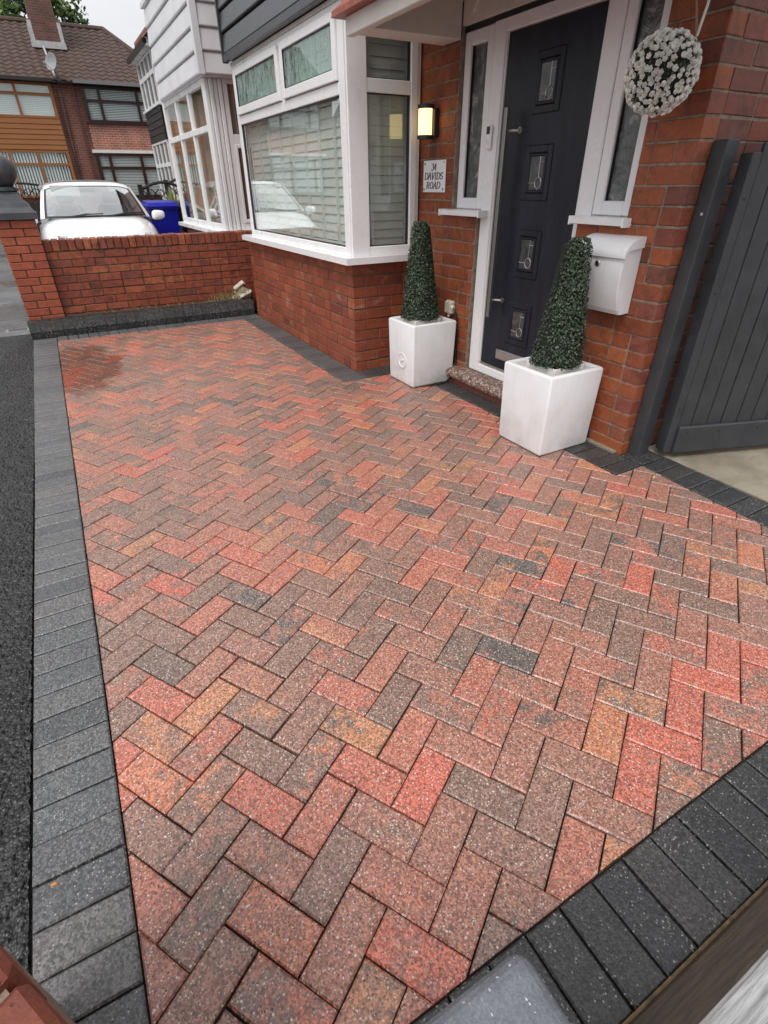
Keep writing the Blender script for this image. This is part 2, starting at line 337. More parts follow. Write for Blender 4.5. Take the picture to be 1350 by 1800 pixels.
def make_gate():
    m, t, b = mat('slate_gate_paint')
    p = pos(t)
    g = nzt(t, scl(t, p, (1, 1, 0.06)), 60, 5, 0.65)
    n = nzt(t, p, 7, 6, 0.7)
    col = mixc(t, 1.0, (0.036, 0.038, 0.042), ramp(t, n, [(0.3, 0.75), (0.7, 1.25)]), 'MULTIPLY')
    v = vor(t, p, 24)
    knot = ramp(t, v.outputs['Distance'], [(0.05, 1.0), (0.10, 0.0)])
    col = mixc(t, mth(t, 'MULTIPLY', knot, 0.6), col, (0.015, 0.015, 0.016))
    chip = ramp(t, nzt(t, scl(t, p, (1, 1, 2.2)), 16, 6, 0.7, 1.0), [(0.73, 0.0), (0.75, 1.0)])
    col = mixc(t, chip, col, (0.26, 0.16, 0.11))
    sock(t, b.inputs['Base Color'], col)
    sock(t, b.inputs['Roughness'], mth(t, 'MULTIPLY_ADD', n, 0.3, 0.38))
    sock(t, b.inputs['Normal'], bump(t, mth(t, 'SUBTRACT', mth(t, 'ADD', g, n), mth(t, 'ADD', knot, chip)), 0.4, 0.003))
    return m
M_GATE = make_gate()

def make_asphalt(name, base, agg, scale, wetlo, wethi, rough=0.75):
    m, t, b = mat(name)
    p = pos(t)
    v = vor(t, p, scale); vr = nd(t, 'SeparateXYZ', {0: v.outputs['Color']})
    col = mixc(t, ramp(t, vr.outputs[0], [(0.5, 0.0), (1.0, 1.0)]), base, agg)
    lt = mth(t, 'MULTIPLY', ramp(t, vr.outputs[1], [(0.965, 0.0), (0.985, 1.0)]), ramp(t, v.outputs['Distance'], [(0.2, 1.0), (0.4, 0.0)]))
    col = mixc(t, mth(t, 'MULTIPLY', lt, 0.6), col, (0.33, 0.27, 0.22))
    col = mixc(t, 1.0, col, ramp(t, nzt(t, p, 1.3, 5), [(0.3, 0.75), (0.7, 1.25)]), 'MULTIPLY')
    sock(t, b.inputs['Base Color'], col)
    wet = ramp(t, nzt(t, p, 0.8, 5, 0.6), [(wetlo, 0.0), (wethi, 1.0)])
    sock(t, b.inputs['Roughness'], mth(t, 'MULTIPLY_ADD', wet, -(rough - 0.16), rough))
    h = mth(t, 'SUBTRACT', nzt(t, p, scale * 0.6, 3), v.outputs['Distance'])
    sock(t, b.inputs['Normal'], bump(t, h, mth(t, 'MULTIPLY_ADD', wet, -0.55, 0.8), 0.006))
    return m
M_TARMAC = make_asphalt('new_tarmac', (0.010, 0.010, 0.011), (0.044, 0.044, 0.045), 110, 0.46, 0.66, 0.42)
M_ROAD = make_asphalt('old_road', (0.085, 0.085, 0.088), (0.14, 0.138, 0.135), 60, 0.4, 0.6, 0.6)
M_WETPAVE = make_asphalt('wet_footpath', (0.11, 0.115, 0.122), (0.16, 0.165, 0.17), 90, 0.3, 0.55, 0.55)
def make_concrete():
    m, t, b = mat('worn_concrete')
    p = pos(t)
    n = nzt(t, p, 3, 6, 0.65); s = ramp(t, nzt(t, scl(t, p, (1, 3, 1)), 6, 5, 0.7, 1.5), [(0.54, 0.0), (0.68, 1.0)])
    col = mixc(t, ramp(t, n, [(0.35, 0.0), (0.65, 1.0)]), (0.175, 0.148, 0.108), (0.30, 0.265, 0.205))
    col = mixc(t, mth(t, 'MULTIPLY', s, 0.4), col, (0.13, 0.115, 0.09))
    sock(t, b.inputs['Base Color'], col); sock(t, b.inputs['Roughness'], mth(t, 'MULTIPLY_ADD', n, 0.4, 0.3))
    sock(t, b.inputs['Normal'], bump(t, nzt(t, p, 90, 4), 0.25, 0.002))
    return m
M_CONC = make_concrete()
def make_granite():
    m, t, b = mat('speckled_step')
    p = pos(t)
    v = vor(t, p, 105); vr = nd(t, 'SeparateXYZ', {0: v.outputs['Color']})
    sock(t, b.inputs['Base Color'], ramp(t, vr.outputs[0], [(0.0, (0.05, 0.026, 0.02)), (0.45, (0.15, 0.085, 0.068)), (0.75, (0.26, 0.17, 0.13)), (1.0, (0.52, 0.44, 0.37))]))
    b.inputs['Roughness'].default_value = 0.6
    sock(t, b.inputs['Normal'], bump(t, v.outputs['Distance'], -0.5, 0.003))
    return m
M_STEP = make_granite()
def make_timber(name, c0, c1, axis, freq=70):
    m, t, b = mat(name)
    g = nzt(t, scl(t, pos(t), axis), freq, 6, 0.7, 0.4)
    sock(t, b.inputs['Base Color'], ramp(t, g, [(0.3, c0), (0.7, c1)])); b.inputs['Roughness'].default_value = 0.65
    sock(t, b.inputs['Normal'], bump(t, g, 0.5, 0.003))
    return m
M_TIMB = make_timber('dark_wet_timber', (0.012, 0.007, 0.005), (0.065, 0.040, 0.025), (0.05, 1, 1), 170)
M_TIMG = make_timber('weathered_grey_timber', (0.13, 0.13, 0.135), (0.46, 0.46, 0.455), (0.06, 1, 1), 190)
M_OAK = make_timber('golden_oak_upvc', (0.22, 0.080, 0.022), (0.32, 0.125, 0.036), (0.05, 1, 1))
M_ROSEW = simple('dark_rosewood_frame', (0.030, 0.012, 0.011), 0.35)
M_TILE = simple('brown_roof_tile', (0.062, 0.034, 0.026), 0.75, nscale=6, namt=0.4, bmp=0.3, bscale=30)
M_LEAD = simple('pale_lead', (0.38, 0.38, 0.38), 0.5, nscale=8, namt=0.2)
M_GUTTER = simple('grey_gutter', (0.16, 0.16, 0.165), 0.4)
M_BLIND = simple('white_blind', (0.80, 0.81, 0.82), 0.6)
M_CURT = make_timber('brown_curtain', (0.36, 0.27, 0.20), (0.56, 0.45, 0.36), (1, 1, 0.02))
M_CARP = simple('white_car_paint', (0.78, 0.785, 0.80), 0.25, coat=0.8, bmp=0.10, bscale=900)
M_CARIN = simple('car_interior', (0.20, 0.20, 0.205), 0.7)
M_SEAT = simple('car_seat_cloth', (0.30, 0.30, 0.31), 0.8)
M_TYRE = simple('tyre', (0.02, 0.02, 0.02), 0.8)
M_CHROME = simple('lamp_reflector', (0.75, 0.75, 0.76), 0.12, metal=1.0)
M_BLUE = simple('blue_bin_plastic', (0.008, 0.014, 0.36), 0.35)
M_BIN = simple('black_bin_plastic', (0.014, 0.014, 0.016), 0.4)
M_FENCE = simple('dark_fence_stain', (0.014, 0.010, 0.009), 0.7)
M_DISH = simple('dish_grey', (0.26, 0.27, 0.28), 0.5)
M_PIPE = simple('brown_downpipe', (0.10, 0.035, 0.028), 0.5)
def make_lampglow():
    m, t, b = mat('lit_diffuser')
    z = nd(t, 'TexCoord').outputs['Generated']
    zz = nd(t, 'SeparateXYZ', {0: z}).outputs[2]
    sock(t, b.inputs['Base Color'], (0.8, 0.75, 0.6))
    sock(t, b.inputs['Emission Color'], (1.0, 0.74, 0.30))
    b.inputs['Emission Strength'].default_value = 1.35
    return m
M_LAMP = make_lampglow()

# ---------------------------------------------------------------- mesh builder
WLOC = {}
class MB:
    def __init__(s): s.v = []; s.f = []; s.t = []; s.cur = 0.0; s.smooth = False
    def add(s, vs, fs, orient=False):
        n = len(s.v)
        if orient:
            c = Vector((0, 0, 0))
            for q in vs: c += Vector(q)
            c /= len(vs); out = []
            for f in fs:
                a, b_, d = Vector(vs[f[0]]), Vector(vs[f[1]]), Vector(vs[f[2]])
                nn = (b_ - a).cross(d - a)
                fc = Vector((0, 0, 0))
                for i in f: fc += Vector(vs[i])
                fc /= len(f)
                out.append(tuple(reversed(f)) if nn.dot(fc - c) < 0 else tuple(f))
            fs = out
        s.v += [tuple(q) for q in vs]; s.t += [s.cur] * len(vs); s.f += [tuple(i + n for i in f) for f in fs]; return s
    def box(s, x0, x1, y0, y1, z0, z1, b=0.0):
        if x1 < x0: x0, x1 = x1, x0
        if y1 < y0: y0, y1 = y1, y0
        if z1 < z0: z0, z1 = z1, z0
        vs, fs = bevbox(x1 - x0, y1 - y0, z1 - z0, b)
        c = ((x0 + x1) / 2, (y0 + y1) / 2, (z0 + z1) / 2)
        return s.add([(v[0] + c[0], v[1] + c[1], v[2] + c[2]) for v in vs], fs)
    def obox(s, c, ax, half, b=0.0):      # oriented box: ax three unit vectors
        vs, fs = bevbox(half[0] * 2, half[1] * 2, half[2] * 2, b)
        c = Vector(c); A = [Vector(a) for a in ax]
        return s.add([c + A[0] * v[0] + A[1] * v[1] + A[2] * v[2] for v in vs], fs)
    def prism(s, poly, axis, a0, a1):     # poly in the two other axes (cyclic order), extruded along axis
        n = len(poly); vs = []
        for a in (a0, a1):
            for (p, q) in poly:
                vs.append({'x': (a, p, q), 'y': (p, a, q), 'z': (p, q, a)}[axis])
        fs = [tuple(range(n)), tuple(range(2 * n - 1, n - 1, -1))] + [(i, i + n, (i + 1) % n + n, (i + 1) % n) for i in range(n)]
        ar = sum(poly[i][0] * poly[(i + 1) % n][1] - poly[(i + 1) % n][0] * poly[i][1] for i in range(n))
        flip = (ar > 0) != (axis == 'y')
        if a1 < a0: flip = not flip
        if not flip: fs = [tuple(reversed(f)) for f in fs]
        # with ccw polygon along +axis the cap at a0 must face -axis
        return s.add(vs, fs)
    def tube(s, pts, r, n=8, cap=True):
        pts = [Vector(p) for p in pts]; k = len(pts); vs = []; fs = []
        rr = r if isinstance(r, (list, tuple)) else [r] * k
        up = Vector((0, 0, 1))
        for i, p in enumerate(pts):
            d = (pts[min(i + 1, k - 1)] - pts[max(i - 1, 0)]).normalized()
            a = d.cross(up)
            if a.length < 1e-3: a = d.cross(Vector((1, 0, 0)))
            a.normalize(); b_ = d.cross(a)
            for j in range(n):
                t = 2 * math.pi * j / n
                vs.append(p + (a * math.cos(t) + b_ * math.sin(t)) * rr[i])
        for i in range(k - 1):
            for j in range(n):
                fs.append((i * n + j, (i + 1) * n + j, (i + 1) * n + (j + 1) % n, i * n + (j + 1) % n))
        if cap: fs += [tuple(range(n)), tuple(range((k - 1) * n + n - 1, (k - 1) * n - 1, -1))]
        return s.add(vs, fs)
    def lathe(s, prof, c=(0, 0, 0), ax=((1, 0, 0), (0, 1, 0), (0, 0, 1)), n=24, cap=True):
        c = Vector(c); A = [Vector(a) for a in ax]; vs = []; fs = []; k = len(prof)
        for (r, h) in prof:
            for j in range(n):
                t = 2 * math.pi * j / n
                vs.append(c + A[0] * (r * math.cos(t)) + A[1] * (r * math.sin(t)) + A[2] * h)
        for i in range(k - 1):
            for j in range(n):
                fs.append((i * n + j, i * n + (j + 1) % n, (i + 1) * n + (j + 1) % n, (i + 1) * n + j))
        if cap: fs += [tuple(range(n - 1, -1, -1)), tuple(range((k - 1) * n, k * n))]
        return s.add(vs, fs)
    def grid(s, fn, nu, nv):
        vs = [fn(i / nu, j / nv) for i in range(nu + 1) for j in range(nv + 1)]
        fs = [(i * (nv + 1) + j, (i + 1) * (nv + 1) + j, (i + 1) * (nv + 1) + j + 1, i * (nv + 1) + j + 1) for i in range(nu) for j in range(nv)]
        return s.add(vs, fs)
    def mesh(s, name, m, smooth=False, center=None):
        c = Vector(center) if center is not None else Vector((0, 0, 0))
        me = bpy.data.meshes.new(name)
        me.from_pydata([(v[0] - c.x, v[1] - c.y, v[2] - c.z) for v in s.v], [], s.f)
        if any(s.t):
            a = me.attributes.new('tint', 'FLOAT', 'POINT'); a.data.foreach_set('value', s.t)
        if smooth: me.polygons.foreach_set('use_smooth', [True] * len(me.polygons))
        me.materials.append(m); me.update()
        return me
    def build(s, name, m, parent=None, smooth=False, **kw):
        xs = [v[0] for v in s.v]; ys = [v[1] for v in s.v]; zs = [v[2] for v in s.v]
        c = Vector(((min(xs) + max(xs)) / 2, (min(ys) + max(ys)) / 2, min(zs)))
        me = s.mesh(name, m, smooth, c)
        return put(name, me, c, parent, **kw)
_bb = {}
def bevbox(dx, dy, dz, b=0.0):
    k = (round(dx, 4), round(dy, 4), round(dz, 4), b)
    if k in _bb: return _bb[k]
    h = (dx / 2, dy / 2, dz / 2)
    if b <= 0:
        vs = [(sx * h[0], sy * h[1], sz * h[2]) for sx in (-1, 1) for sy in (-1, 1) for sz in (-1, 1)]
        fs = [(0, 1, 3, 2), (4, 6, 7, 5), (0, 4, 5, 1), (2, 3, 7, 6), (0, 2, 6, 4), (1, 5, 7, 3)]
    else:
        b = min(b, min(h) * 0.8)
        vs = []; ix = {}
        for sx in (-1, 1):
            for sy in (-1, 1):
                for sz in (-1, 1):
                    for a in range(3):
                        ix[(sx, sy, sz, a)] = len(vs)
                        vs.append(tuple(sg * (h[i] - (0 if i == a else b)) for i, sg in enumerate((sx, sy, sz))))
        fs = []
        for a in range(3):
            o1, o2 = [i for i in range(3) if i != a]
            for sg in (-1, 1):
                q = []
                for (p, r_) in ((-1, -1), (1, -1), (1, 1), (-1, 1)):
                    sgn = [0, 0, 0]; sgn[a] = sg; sgn[o1] = p; sgn[o2] = r_; q.append(ix[(*sgn, a)])
                fs.append(tuple(q))
        for a in range(3):           # edges parallel to axis a
            o1, o2 = [i for i in range(3) if i != a]
            for p in (-1, 1):
                for r_ in (-1, 1):
                    q = []
                    for (sg, w) in ((-1, o1), (1, o1), (1, o2), (-1, o2)):
                        sgn = [0, 0, 0]; sgn[a] = sg; sgn[o1] = p; sgn[o2] = r_; q.append(ix[(*sgn, w)])
                    fs.append(tuple(q))
        for sx in (-1, 1):
            for sy in (-1, 1):
                for sz in (-1, 1): fs.append(tuple(ix[(sx, sy, sz, a)] for a in range(3)))
    out = []
    for f in fs:
        a, b_, d = (Vector(vs[i]) for i in f[:3])
        fc = Vector((0, 0, 0))
        for i in f: fc += Vector(vs[i])
        out.append(tuple(reversed(f)) if (b_ - a).cross(d - a).dot(fc) < 0 else f)
    _bb[k] = (vs, out)
    return _bb[k]
def put(name, data, loc, parent=None, label=None, cat=None, group=None, kind=None):
    o = bpy.data.objects.new(name, data); COL.objects.link(o)
    loc = Vector(loc); WLOC[o] = loc
    if parent is not None: o.parent = parent; o.location = loc - WLOC[parent]
    else: o.location = loc
    if label: o['label'] = label
    if cat: o['category'] = cat
    if group: o['group'] = group
    if kind: o['kind'] = kind
    return o
def thing(name, label, cat, loc, group=None): return put(name, None, loc, None, label, cat, group)
def bx(name, m, parent, x0, x1, y0, y1, z0, z1, b=0.0, **kw):
    return MB().box(x0, x1, y0, y1, z0, z1, b).build(name, m, parent, **kw)
def project(p):
    d = Vector(p) - CAM; zc = d.dot(FWD)
    if zc < 0.05: return None
    return (675 + FPX * d.dot(RIGHT) / zc, 900 + FPX * d.dot(DOWN) / zc, zc)
def screen_area(pts):
    q = [project(p) for p in pts]
    if any(a is None for a in q): return 0
    cx = sum(a[0] for a in q) / len(q); cy = sum(a[1] for a in q) / len(q)
    if not (-20 < cx < 1370 and -20 < cy < 1820): return 0
    n = len(q)
    return abs(sum(q[i][0] * q[(i + 1) % n][1] - q[(i + 1) % n][0] * q[i][1] for i in range(n))) / 2

# ================================================================ GROUND
def sheet(name, m, x0, x1, y0, y1, z, kind='structure', label=None):
    return MB().add([(x0, y0, z), (x1, y0, z), (x1, y1, z), (x0, y1, z)], [(0, 1, 2, 3)]).build(name, m, None, kind=kind)
sheet('ground', M_ROAD, -300, 300, -300, 300, -0.075)
def tarmac():
    mb = MB(); st = 0.0075
    x0, x1, y0, y1 = -1.30, -0.452, -0.6, 7.16
    nu, nv = int((x1 - x0) / st), int((y1 - y0) / 0.0115)
    def fn(u, v):
        x = x0 + (x1 - x0) * u; y = y0 + (y1 - y0) * v
        if u > 0.999: x += 0.006 * noise.noise(Vector((y * 40, 3, 0)))
        d, _ = noise.voronoi(Vector((x * 100, y * 100, 0)))
        return (x, y, -0.010 - 0.011 * min(d[0], 1.0) + 0.004 * noise.noise(Vector((x * 9, y * 9, 1))))
    mb.grid(fn, nu, nv)
    mb.build('tarmac', M_TARMAC, None, kind='structure')
tarmac()
sheet('tarmac_drive', M_TARMAC, -2.6, -1.30, -0.6, 7.16, -0.017)
sheet('footpath', M_WETPAVE, -3.0, -0.452, 7.16, 10.6, -0.013)
sheet('road', M_ROAD, -9.0, 9.0, 10.6, 24.0, -0.02)
sheet('neighbour_drive', M_ROAD, -0.452, 2.6, 7.25, 13.0, -0.009)
# utility cover set in the footpath
cv_ = thing('water_cover', 'small rectangular iron water cover in the footpath beside the pillar', 'cover', (-0.62, 7.42, -0.013))
MB().box(-0.74, -0.50, 7.36, 7.50, -0.020, -0.006, 0.003).build('cover_frame', simple('cover_frame_concrete', (0.22, 0.22, 0.22), 0.6), cv_)
MB().box(-0.71, -0.53, 7.385, 7.475, -0.012, -0.002, 0.002).build('cover_lid', simple('cover_iron', (0.06, 0.06, 0.06), 0.5), cv_)

# ================================================================ BLOCK PAVING
G0 = Vector((0.202, 0.541)); AD = Vector((0.522, -0.853)).normalized(); BD = Vector((0.853, 0.522)).normalized()
def clip(poly, nx, ny, d):           # keep nx*x+ny*y <= d
    out = []
    for i in range(len(poly)):
        p, q = poly[i], poly[(i + 1) % len(poly)]
        sp, sq = nx * p[0] + ny * p[1] - d, nx * q[0] + ny * q[1] - d
        if sp <= 0: out.append(p)
        if sp * sq < 0:
            t = sp / (sp - sq); out.append((p[0] + (q[0] - p[0]) * t, p[1] + (q[1] - p[1]) * t))
    return out
def area(poly):
    n = len(poly); return sum(poly[i][0] * poly[(i + 1) % n][1] - poly[(i + 1) % n][0] * poly[i][1] for i in range(n)) / 2
def inset(poly, d):
    n = len(poly); L = []
    for i in range(n):
        p, q = Vector(poly[i]), Vector(poly[(i + 1) % n]); e = (q - p)
        if e.length < 0.004: continue
        e.normalize(); nn = Vector((-e.y, e.x)); L.append((p + nn * d, e))
    m = len(L); out = []
    if m < 3: return None
    for i in range(m):
        (p, e), (q, g) = L[i - 1], L[i]
        cr = e.x * g.y - e.y * g.x
        if abs(cr) < 1e-4: out.append((q.x, q.y)); continue
        w = q - p; t = (w.x * g.y - w.y * g.x) / cr
        r_ = p + e * t; out.append((r_.x, r_.y))
    if area(out) <= 0 or area(out) > area(poly): return None
    return out
X_L, Y_B, Y_T = -0.240, 0.268, 6.575
X_BAY, Y_BAY, X_DOOR, Y_DOOR = 1.765, 3.815, 2.362, 1.600
def gx(y): return 2.545 + 0.028 * (y - 0.9) / 0.6      # inner edge of the gate border
def field(poly):
    p = clip(poly, -1, 0, -X_L); p = clip(p, 0, -1, -Y_B) if p else p; p = clip(p, 0, 1, Y_T) if p else p
    k = 0.028 / 0.6
    p = clip(p, 1, -k, 2.545 - 0.9 * k) if p else p
    if not p or len(p) < 3: return []
    res = []
    for xa, ya in ((X_DOOR, Y_DOOR),):
        lo = clip(p, 0, 1, ya); hi = clip(p, 0, -1, -ya)
        if hi and len(hi) >= 3 and max(q[0] for q in hi) > xa:
            if lo and len(lo) >= 3 and area(lo) > 1e-4: res.append(lo)
            h2 = clip(hi, 1, 0, xa)
            if h2 and len(h2) >= 3: res.append(h2)
        else: res.append(p)
    out = []
    for p in res:
        lo = clip(p, 0, 1, Y_BAY); hi = clip(p, 0, -1, -Y_BAY)
        if hi and len(hi) >= 3 and max(q[0] for q in hi) > X_BAY:
            if lo and len(lo) >= 3 and area(lo) > 1e-4: out.append(lo)
            h2 = clip(hi, 1, 0, X_BAY)
            if h2 and len(h2) >= 3: out.append(h2)
        else: out.append(p)
    return out
def slab_geo(poly, z, gap=0.0016, ch=0.0042, drop=0.0030, tilt=(0, 0)):
    p0 = inset(poly, gap)
    if not p0 or area(p0) < 6e-5: return None
    p1 = inset(p0, ch)
    if not p1 or len(p1) != len(p0): p1 = inset(p0, 0.0008)
    if not p1 or len(p1) != len(p0): p1 = list(p0)
    n = len(p0)
    cx = sum(p[0] for p in p0) / n; cy = sum(p[1] for p in p0) / n
    zt = lambda p: z + (p[0] - cx) * tilt[0] + (p[1] - cy) * tilt[1]
    vs = [(p[0], p[1], z - 0.035) for p in p0] + [(p[0], p[1], zt(p) - drop) for p in p0] + [(p[0], p[1], zt(p)) for p in p1]
    fs = [tuple(range(2 * n, 3 * n))]
    for a in (0, n):
        for i in range(n):
            j = (i + 1) % n; fs.append((a + i, a + j, a + n + j, a + n + i))
    return vs, fs
def mesh3(name, items, m, c):         # items: (vs, fs, tint3)
    me = bpy.data.meshes.new(name); V = []; F = []; T = []
    for vs, fs, t in items:
        n = len(V); V += [(v[0] - c[0], v[1] - c[1], v[2] - c[2]) for v in vs]; F += [tuple(i + n for i in f) for f in fs]; T += list(t) * len(vs)
    me.from_pydata(V, [], F)
    a = me.attributes.new('tint3', 'FLOAT_VECTOR', 'POINT'); a.data.foreach_set('vector', T)
    me.materials.append(m); me.update(); return me
bed = MB()
bed.add([(-0.445, 0.05, -0.016), (2.80, 0.05, -0.016), (2.80, 6.80, -0.016), (-0.445, 6.80, -0.016)], [(0, 1, 2, 3)])
drive = bed.build('driveway', M_BED, None, kind='structure')
pav = []
def w2(a, b): p = G0 + AD * (a * 0.1) + BD * (b * 0.1); return (p.x, p.y)
prng = random.Random(5)
def hue():            # ground colour of a block: browns first, some red, a few buff or charcoal
    x = prng.random()
    if x < 0.56: return prng.uniform(0.02, 0.42)
    if x < 0.82: return prng.uniform(0.42, 0.60)
    if x < 0.93: return prng.uniform(0.60, 0.72)
    if x < 0.975: return prng.uniform(0.76, 0.82)
    return prng.uniform(0.93, 1.0)
def hue2():           # the second colour that is streaked through it
    x = prng.random()
    if x < 0.32: return prng.uniform(0.1, 0.5)
    if x < 0.66: return prng.uniform(0.50, 0.72)
    if x < 0.86: return prng.uniform(0.76, 0.85)
    return prng.uniform(0.93, 1.0)
for i in range(-90, 90):
    for j in range(-45, 45):
        a, b = i + 2 * j, -i + 2 * j
        c0 = w2(a, b)
        if not (-0.9 < c0[0] < 3.2 and -0.4 < c0[1] < 7.2): continue
        for poly in ([w2(a, b), w2(a + 2, b), w2(a + 2, b + 1), w2(a, b + 1)], [w2(a - 1, b - 1), w2(a, b - 1), w2(a, b + 1), w2(a - 1, b + 1)]):
            jx, jy, jr = prng.gauss(0, 0.0007), prng.gauss(0, 0.0007), prng.gauss(0, 0.004)
            cx = sum(p[0] for p in poly) / 4; cy = sum(p[1] for p in poly) / 4
            poly = [(cx + jx + (p[0] - cx) - (p[1] - cy) * jr, cy + jy + (p[1] - cy) + (p[0] - cx) * jr) for p in poly]
            if area(poly) < 0: poly.reverse()
            t3 = (hue(), hue2(), prng.random()); zj = prng.gauss(0, 0.0009); tl = (prng.gauss(0, 0.006), prng.gauss(0, 0.006)); gp = abs(prng.gauss(0, 0.0007)) + 0.0013 + (0.0015 * max(0, 1 - math.hypot((c0[0] - 0.15) / 0.4, (c0[1] - 1.5) / 1.0)))
            for pc in field(poly):
                if area(pc) < 1.2e-4: continue
                g = slab_geo(pc, zj, gp, prng.uniform(0.0036, 0.0052), 0.0036, tl)
                if g: pav.append((screen_area(g[0][-(len(g[0]) // 3):]), g, t3))
pav.sort(key=lambda q: -q[0])
for k, (ar, g, t3) in enumerate(pav[:300]):
    n = len(g[0]); c = (sum(v[0] for v in g[0]) / n, sum(v[1] for v in g[0]) / n, 0)
    put('paver', mesh3('paver', [(g[0], g[1], t3)], M_PAVER, c), c, drive)
put('block_paving', mesh3('block_paving', [(g[0], g[1], t) for _, g, t in pav[300:]], M_PAVER, (1, 4, 0)), (1, 4, 0), drive, kind='stuff')

# charcoal border blocks
border = MB().add([(-0.44, 0.06, -0.020), (2.78, 0.06, -0.020), (2.78, 0.26, -0.020), (-0.44, 0.26, -0.020)], [(0, 1, 2, 3)]).build('driveway_border', M_BED, None, kind='structure')
def bblock(poly, z=0.001, m=None):
    if area(poly) < 0: poly = list(reversed(poly))
    g = slab_geo(poly, z + rnd.gauss(0, 0.0010), 0.0017 + abs(rnd.gauss(0, 0.0006)), 0.0042, 0.0034, (rnd.gauss(0, 0.004), rnd.gauss(0, 0.004)))
    if not g: return
    n = len(g[0]); c = Vector((sum(v[0] for v in g[0]) / n, sum(v[1] for v in g[0]) / n, 0))
    mb = MB(); mb.add(g[0], g[1]); put('border_block', mb.mesh('border_block', m or M_CHAR, False, c), c, border)
def rect(x0, x1, y0, y1): return [(x0, y0), (x1, y0), (x1, y1), (x0, y1)]
y = -0.02
def lx(y): return -0.4415 - 0.0055 * max(0, y - 3)      # slightly wandering outer edge
while y < 6.76:
    s = 0.0035 * math.sin(y * 3.1)
    bblock([(lx(y), y + s), (X_L - 0.001, y), (X_L - 0.001, y + 0.1), (lx(y), y + 0.1 + s)], m=M_CHARW)
    y += 0.1012
x = -0.02
while x < 3.0:
    bblock(rect(x, x + 0.1, 0.064, Y_B - 0.001)); x += 0.1012
y = Y_BAY + 0.002
while y < 6.50:
    bblock(rect(X_BAY + 0.002, 1.985, y, y + 0.1), m=M_CHARB); y += 0.1012
x = X_L + 0.003
while x < 1.97:
    bblock(rect(x, min(x + 0.1, 1.985), Y_T + 0.002, 6.785), m=M_CHARW); x += 0.1012
x = 1.99
while x < 2.55:
    bblock(rect(x, min(x + 0.1, 2.585), Y_BAY + 0.002, 4.03)); x += 0.1012
y = Y_DOOR + 0.002
while y < 3.78:
    bblock(rect(X_DOOR + 0.002, 2.585, y, min(y + 0.1, Y_BAY - 0.002))); y += 0.1012
k = 0.028 / 0.6
y = 1.60
while y > -0.2:
    xa, xb = gx(y) + 0.002, gx(y) + 0.205
    bblock([(gx(y - 0.1) + 0.002, y - 0.1), (gx(y - 0.1) + 0.215, y - 0.1 + 0.004), (gx(y) + 0.215, y + 0.004), (xa, y)]); y -= 0.1012
for (xa, xb) in ((2.59, 2.69), (2.692, 2.79)): bblock(rect(xa, xb, 1.606, 1.76))

# kerb blocks along the back
kerb = bx('kerb', M_MORTARD, None, -0.44, 1.98, 6.83, 6.95, -0.03, 0.150, kind='structure')
x = -0.470
prof = [(6.790, -0.03), (6.962, -0.03), (6.962, 0.158), (6.955, 0.166), (6.853, 0.166), (6.842, 0.161), (6.796, 0.078), (6.790, 0.068)]
while x < 1.94:
    mb = MB(); x1 = min(x + 0.1045, 1.983); dz = rnd.gauss(0, 0.0015); dy = rnd.gauss(0, 0.0012)
    mb.prism([(p + dy, q + dz) for p, q in prof], 'x', x + 0.0012, x1 - 0.0012)
    mb.build('kerb_block', M_KERB, kerb); x += 0.106

# concrete beyond the side gate
slabs = sheet('side_path', M_MORTARD, 2.77, 5.5, -2.5, 4.5, -0.012)
for (x0, x1, y0, y1) in ((2.795, 3.50, 1.02, 1.755), (2.775, 3.50, -0.6, 1.013), (3.507, 5.2, 0.35, 1.755), (3.507, 5.2, -0.9, 0.343)):
    bx('concrete_slab', M_CONC, slabs, x0, x1, y0, y1, -0.05, 0.0 + rnd.gauss(0, 0.001), 0.003)

# ================================================================ BRICK WALLS
def courses(out, P, ax, inw, L, z0, n, parity=0, corner=False, endcorner=False, openings=(), depth=0.1025, m='a', pitch=0.075, hsplit=0.10, seed=1, bl=0.215, bh=0.065):
    r = random.Random(seed)
    for i in range(n):
        z = z0 + i * pitch; A = (i + parity) % 2 == 0
        s = 0.0; first = True
        if corner: s = 0.0 if A else depth + 0.008
        while s < L - 0.02:
            ln = bl
            if not corner and first and not A: ln = depth
            if r.random() < hsplit: ln = depth
            first = False
            e = min(s + ln, L)
            segs = [(s, e)]
            for (u0, u1, za, zb) in openings:
                if z + 0.05 > za and z + 0.015 < zb:
                    ns = []
                    for (p, q) in segs:
                        if q <= u0 or p >= u1: ns.append((p, q))
                        else:
                            if p < u0: ns.append((p, u0 - 0.006))
                            if q > u1: ns.append((u1 + 0.006, q))
                    segs = ns
            for (p, q) in segs:
                if q - p < 0.022: continue
                out.append((P, ax, inw, p, q, z, depth, r.gauss(0, 0.0013), r.random(), m, r.gauss(0, 0.0008), bh))
            s = s + ln + 0.009
def brick_geom(b):
    P, ax, inw, p, q, z, depth, dj, tn, m, zj, bh = b
    ax = Vector(ax); inw = Vector(inw); P = Vector(P)
    c = P + ax * ((p + q) / 2) + inw * (depth / 2 + dj) + Vector((0, 0, z + bh / 2 + zj))
    if abs(ax.x) > 0.5: d = (q - p, depth, bh)
    else: d = (depth, q - p, bh)
    return c, d
_bm = {}
